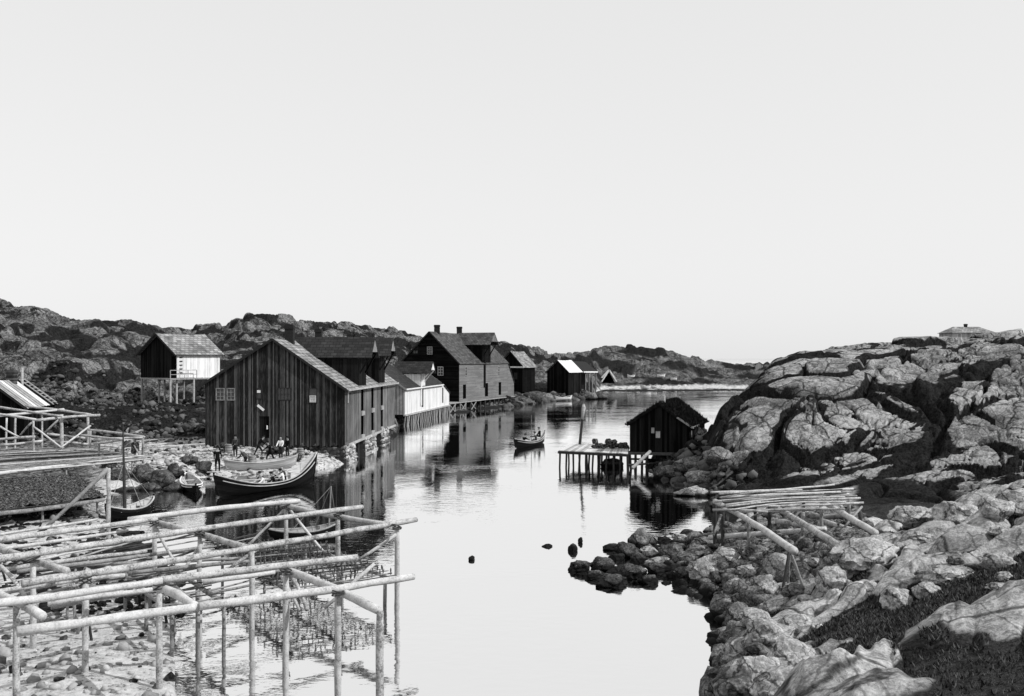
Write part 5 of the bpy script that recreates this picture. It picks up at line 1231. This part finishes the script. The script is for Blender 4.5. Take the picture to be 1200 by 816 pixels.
# ================================================================ people
M_SKIN = plain('weathered_skin', .32, .6, .1, 6); M_CL = [plain('dark_wool', .012, 1, .4, 6, 0), plain('grey_wool', .06, 1, .3, 6, 0), plain('white_shirt', .75, .9, .08, 6, 0), plain('brown_trousers', .025, 1, .4, 6, 0)]
def person(label, loc, yaw=0, pose='stand', shirt=0, trousers=3, hat=True, lean=0, group='people at the landing place', arm=(0.15, .15), scale=1.0):
    J = {}
    hz = .92 if pose != 'sit' else .12
    ch = math.sin(lean)
    J['hip'] = (0, 0, hz); J['waist'] = (0, .10 * ch, hz + .16); J['chest'] = (0, .32 * ch, hz + .16 + .24 * math.cos(lean)); J['neck'] = (0, .50 * ch, hz + .16 + .40 * math.cos(lean))
    nx = Vector(J['neck']); J['head0'] = tuple(nx + Vector((0, .02 + .06 * ch, .08))); J['head'] = tuple(nx + Vector((0, .04 + .10 * ch, .20))); J['crown'] = tuple(nx + Vector((0, .03 + .1 * ch, .28)))
    E = [('hip', 'waist'), ('waist', 'chest'), ('chest', 'neck'), ('neck', 'head0'), ('head0', 'head'), ('head', 'crown')]
    R = {'hip': .15, 'waist': .135, 'chest': .165, 'neck': .06, 'head0': .07, 'head': .10, 'crown': .075}
    c3_ = Vector(J['chest'])
    for sg, nm, fw_ in ((-1, 'l', arm[0]), (1, 'r', arm[1])):
        sh = c3_ + Vector((sg * .19, 0, .10)); el = sh + Vector((sg * .06, .27 * math.sin(fw_) , -.27 * math.cos(fw_))); wr = el + Vector((-sg * .02, .24 * math.sin(fw_ + .5), -.24 * math.cos(fw_ + .5)))
        hd = wr + Vector((0, .08 * math.sin(fw_ + .6), -.08 * math.cos(fw_ + .6)))
        J['sh' + nm], J['el' + nm], J['wr' + nm], J['hd' + nm] = map(tuple, (sh, el, wr, hd))
        E += [('chest', 'sh' + nm), ('sh' + nm, 'el' + nm), ('el' + nm, 'wr' + nm), ('wr' + nm, 'hd' + nm)]
        R.update({'sh' + nm: .085, 'el' + nm: .055, 'wr' + nm: .038, 'hd' + nm: .04})
        if pose == 'sit': kn = (sg * .13, .42, hz + .05); an_ = (sg * .12, .48, hz - .36); to = (sg * .12, .64, hz - .40)
        elif pose == 'stride': kn = (sg * .11, .22 * sg + .05, .50); an_ = (sg * .11, .30 * sg - .05, .09); to = (sg * .12, .30 * sg + .10, .04)
        else: kn = (sg * .12, .05, .50); an_ = (sg * .12, 0, .09); to = (sg * .14, .15, .04)
        J['hp' + nm] = (sg * .10, 0, hz - .04); J['kn' + nm], J['an' + nm], J['to' + nm] = kn, an_, to
        E += [('hip', 'hp' + nm), ('hp' + nm, 'kn' + nm), ('kn' + nm, 'an' + nm), ('an' + nm, 'to' + nm)]
        R.update({'hp' + nm: .11, 'kn' + nm: .075, 'an' + nm: .05, 'to' + nm: .045})
    names = list(J); me = bpy.data.meshes.new('skeleton'); me.from_pydata([J[k_] for k_ in names], [(names.index(a), names.index(b_)) for a, b_ in E], [])
    o = bpy.data.objects.new('tmp', me); COL.objects.link(o)
    md = o.modifiers.new('s', 'SKIN'); sv = me.skin_vertices[0].data
    for i, k_ in enumerate(names): sv[i].radius = (R[k_], R[k_] * (.78 if k_ in ('hip', 'waist', 'chest') else 1)); sv[i].use_root = (k_ == 'hip')
    o.modifiers.new('b', 'SUBSURF').levels = 1
    dg = bpy.context.evaluated_depsgraph_get(); me2 = bpy.data.meshes.new_from_object(o.evaluated_get(dg)); bpy.data.objects.remove(o); bpy.data.meshes.remove(me)
    me2.name = 'person'; me2.materials.clear()
    for mm in (M_SKIN, M_CL[shirt], M_CL[trousers]): me2.materials.append(mm)
    pts_ = {k_: Vector(J[k_]) for k_ in names}
    for p_ in me2.polygons:
        c_ = p_.center; nn_ = min(names, key=lambda k_: (c_ - pts_[k_]).length - R[k_] * .5)
        p_.material_index = 0 if nn_[:4] in ('head', 'crow') or nn_.startswith('hd') or nn_ == 'neck' else (2 if nn_[:2] in ('hp', 'kn', 'an', 'to') or nn_ == 'hip' else 1); p_.use_smooth = True
    o = bpy.data.objects.new('person', me2); COL.objects.link(o); o.location = loc; o.rotation_euler = (0, 0, yaw); o.scale = (scale,) * 3
    tag(o, label, 'person', group)
    if hat:
        mb = MB(); c_ = Vector(J['head']) + Vector((0, 0, .05)); rows = []
        for (h, r) in ((-.01, .16), (.0, .115), (.05, .11), (.10, .075), (.115, .01)): rows.append([c_ + Vector((r * math.cos(a), r * 1.05 * math.sin(a), h)) for a in [2 * math.pi * q_ / 10 for q_ in range(10)]])
        mb.grid(rows, closed=True); hh = mb.build('cap', M_CL[0], None, smooth=True); hh.parent = o
    return o
def gp(u, Y): x = (u - U0) / F * Y; return (x, Y, ground_z(x, Y) - .02)
person('person in dark clothes standing at the stern of the long boat, tallest on the left', gp(255, 72.5), .3, 'stand', 0, 0, arm=(.1, .1), scale=1.08)
person('person in a light cap and grey jersey standing before the warehouse wall at left', gp(276, 76), 2.8, 'stand', 1, 3, arm=(.6, .2))
person('person in black bending forward just below the warehouse door', gp(303, 77), -1.2, 'stride', 0, 3, lean=.7, arm=(.5, .7))
person('person stooping over gear behind the pale boat', gp(288, 73.6), 1.2, 'stride', 1, 0, lean=.9, arm=(.4, .6), hat=False)
person('person in a bright white shirt standing behind the crowd in the long boat', gp(329, 77), 3.0, 'stand', 2, 3, arm=(.5, .5), hat=False)
person('person in dark jacket standing just right of the white shirted one', gp(337, 77.6), 2.6, 'stand', 0, 3, arm=(.2, .3), scale=.95)
person('person in dark jersey leaning by the long boat, left of the white shirt', gp(317, 75.5), 2.2, 'stride', 0, 0, lean=.4, arm=(.9, .6))
seats = [(.42, .3, 'person seated in the long boat nearest the stern, white collar', 2.2, 2, 0), (.47, -.4, 'person in grey rowing in the middle of the long boat', 1.0, 1, 1), (.53, .35, 'person in black seated midships in the long boat, leaning left', 2.0, 0, 1),
         (.58, -.3, 'person in black bent over in the middle of the long boat', -1.2, 0, 0), (.64, .25, 'person seated in the long boat, white shirt sleeves showing', 1.6, 2, 1), (.70, -.2, 'person seated nearest the bow of the long boat', 2.0, 1, 0)]
for (t_, s_k, lb, yw, sh, ht) in seats: person(lb, bp(t_, s_k, -.30), yw, 'sit', sh, 3, hat=bool(ht), lean=.35, arm=(.7, .9), group='people in the long boat')
person('person sitting alone at the left end of the rowboat in mid channel', bp4(.28, 0, -.24), -1.0, 'sit', 0, 3, lean=.3, arm=(.9, .9), group='people in the channel rowboat')
person('person rowing in the channel rowboat, middle of the three', bp4(.68, .2, -.24), 1.2, 'sit', 1, 3, lean=.2, arm=(1.1, 1.1), group='people in the channel rowboat')
person('person sitting highest at the right end of the channel rowboat', bp4(.86, 0, -.12), 1.3, 'sit', 0, 0, lean=.1, arm=(.4, .4), group='people in the channel rowboat')
o = pole(None, 'oar', bp4(.6, -.2, .0), bp4(.5, -3.0, -.45), .03, .03, M_PALE, .01, 6); tag(o, 'oar reaching into the water from the channel rowboat', 'oar')

# ================================================================ gear, planks, heaps
random.seed(17)
mb = MB()
for i in range(16): stone(mb, P(697 + i % 8 * 3.2 + (i > 10) * 8, 523.5 - (i % 3) - (4 if 4 < i < 9 else 0), 79), (.32, .3, .16 + .1 * (4 < i < 9)))
tag(mb.build('net_heap', M_NET), 'dark heap of nets lying on the small pier', 'net')
mb = MB()
for i in range(6): stone(mb, P(728 + i * 1.4, 521 + (i % 3) * 2, 79), (.22, .25, .2))
tag(mb.build('rope_heap', M_NET), 'small dark coil heap at the pier corner by the house', 'rope')
for i, (u, Y, L_, yw, lb) in enumerate([(180, 84, 3.2, .5, 'pale plank farthest up the beach beside the short rack'), (196, 82, 4.0, .8, 'long pale plank pointing at the warehouse corner'), (188, 78, 3.0, .6, 'pale plank mid beach between rack and warehouse'), (207, 76, 2.6, -.3, 'short grey plank in front of the warehouse corner'), (215, 80, 3.5, .3, 'pale plank leaning flat below the warehouse corner'), (246, 78, 2.8, 0, 'bright plank lying at the foot of the warehouse gable'),
                                     (295, 77.2, 2.2, .1, 'bright plank just left of the warehouse door'), (233, 74, 3.0, .4, 'pale plank above the end on rowboat'), (243, 71.5, 2.2, -.5, 'pale plank at the stern of the long boat'), (172, 74, 3.0, -.4, 'grey plank above the quay stones')]):
    x = (u - U0) / F * Y; z = ground_z(x, Y) + .16; mb = MB(); d_ = Vector((math.cos(yw), math.sin(yw), 0)) * L_ / 2
    mb.beam(Vector((x, Y, z)) - d_, Vector((x, Y, z + .12)) + d_, .28, .06, random.random()); tag(mb.build('plank', (M_PALE, M_WHITE)[i in (5, 6)]), lb, 'plank', 'planks on the landing beach')
for (u, Y, w_, lb) in [(262, 78.2, 1.1, 'dark heap of nets left of the warehouse door, at the wall foot'), (322, 78.3, 1.3, 'dark heap of nets right of the warehouse door, behind the people'), (347, 77.4, .9, 'dark heap of nets near the high bow of the long boat')]:
    mb = MB(); x = (u - U0) / F * Y
    for i in range(14): q_ = random.gauss(0, .4) * w_; stone(mb, (x + q_, Y + random.gauss(0, .15), ground_z(x, Y) + .15 + max(0, .4 - abs(q_) * .5) * random.random()), (.35, .3, .2))
    tag(mb.build('net_heap', M_NET), lb, 'net')
def barrel(label, p, r=.3, h=.75, lying=False, yaw=0):
    root = thing('barrel', label, 'barrel', p, 'barrels by the warehouse'); p = Vector(p); rows = []
    ax = Vector((math.cos(yaw), math.sin(yaw), 0)) if lying else Vector((0, 0, 1)); s1 = Vector((0, 0, 1)) if lying else Vector((1, 0, 0)); s2 = ax.cross(s1); o_ = Vector((0, 0, r)) if lying else Vector((0, 0, 0))
    for k in range(7):
        t = k / 6; rr = r * (.82 + .18 * math.sin(math.pi * t)); rows.append([p + o_ + ax * h * t + (s1 * math.cos(a) + s2 * math.sin(a)) * rr for a in [2 * math.pi * j / 14 for j in range(14)]])
    mb = MB(); mb.grid(rows, closed=True); mb.poly(rows[0][::-1]); mb.poly(rows[-1]); mb.build('staves', M_BARGE, root)
    for t in (.12, .32, .68, .88):
        rr = r * (.82 + .18 * math.sin(math.pi * t)) + .012; mb = MB(); mb.tube([p + o_ + ax * h * t + (s1 * math.cos(a) + s2 * math.sin(a)) * rr for a in [2 * math.pi * j / 14 for j in range(15)]], .016, 4, caps=False); mb.build('hoop', M_POLED, root)
for (u, Y, ly, lb) in [(268, 77.5, 0, 'barrel upright left of the warehouse door'), (310, 77.8, 1, 'barrel lying on its side under the warehouse door'), (352, 78.2, 0, 'barrel upright near the warehouse right corner'), (295, 74.5, 0, 'barrel upright behind the pale drawn up boat')]:
    barrel(lb, gp(u, Y), lying=bool(ly), yaw=.4)
# weed and litter on the pale shore
mb = MB(); random.seed(44)
for _ in range(420):
    c_ = random.random(); u = random.gauss(150, 26) if c_ < .55 else random.uniform(0, 210); v = random.gauss(652, 16) if c_ < .55 else random.uniform(600, 716)
    p_ = G(u, v, .25); g_ = ground_z(p_.x, p_.y)
    if g_ < -.25: continue
    for _ in range(5):
        k = random.uniform(.08, .26); x, y = p_.x + random.uniform(-.4, .4), p_.y + random.uniform(-.4, .4); stone(mb, (x, y, max(ground_z(x, y), 0) + .02), (k, k * .7, .05 + k * .15))
tag(mb.build('seaweed', plain('dark_weed', .018, 1, .5, 5, .1)), 'dark seaweed and litter over the pale shore below the racks', 'seaweed', None, 'stuff')
mb = MB()
for _ in range(260):
    u = random.uniform(150, 400); Y = random.uniform(68, 80); x = (u - U0) / F * Y; g_ = ground_z(x, Y)
    if g_ < 0: continue
    a = random.uniform(0, 3.1); L_ = random.uniform(.2, .7); mb.beam((x, Y, g_ + .06), (x + math.cos(a) * L_, Y + math.sin(a) * L_, g_ + .1), .07, .05, random.random())
tag(mb.build('wood_litter', M_BARGE), 'splinters and scrap wood scattered over the landing beach', 'litter', None, 'stuff')
# boulder fields by the two far buildings
for (u, Y, w_, lb) in [(702, 209, 2.2, 'dark boulder at the water beyond the open shed posts'), (640, 198, 1.8, 'pale boulder left of the black shed'), (690, 206, 2.0, 'grey boulder in front of the open shed posts'), (625, 191, 2.4, 'dark boulder between the two small sheds'), (612, 184, 2.2, 'dark boulder at the end of the tall building')]:
    x = (u - U0) / F * Y; me = rock_mesh('boulder', (w_, w_ * .8, w_ * .6), int(u), .6, 3); me.materials.append(M_BLM if 'pale' in lb or 'grey' in lb else M_BLD); o = bpy.data.objects.new('boulder', me); COL.objects.link(o); o.location = (x, Y, max(0, ground_z(x, Y)) + .4); tag(o, lb, 'boulder')
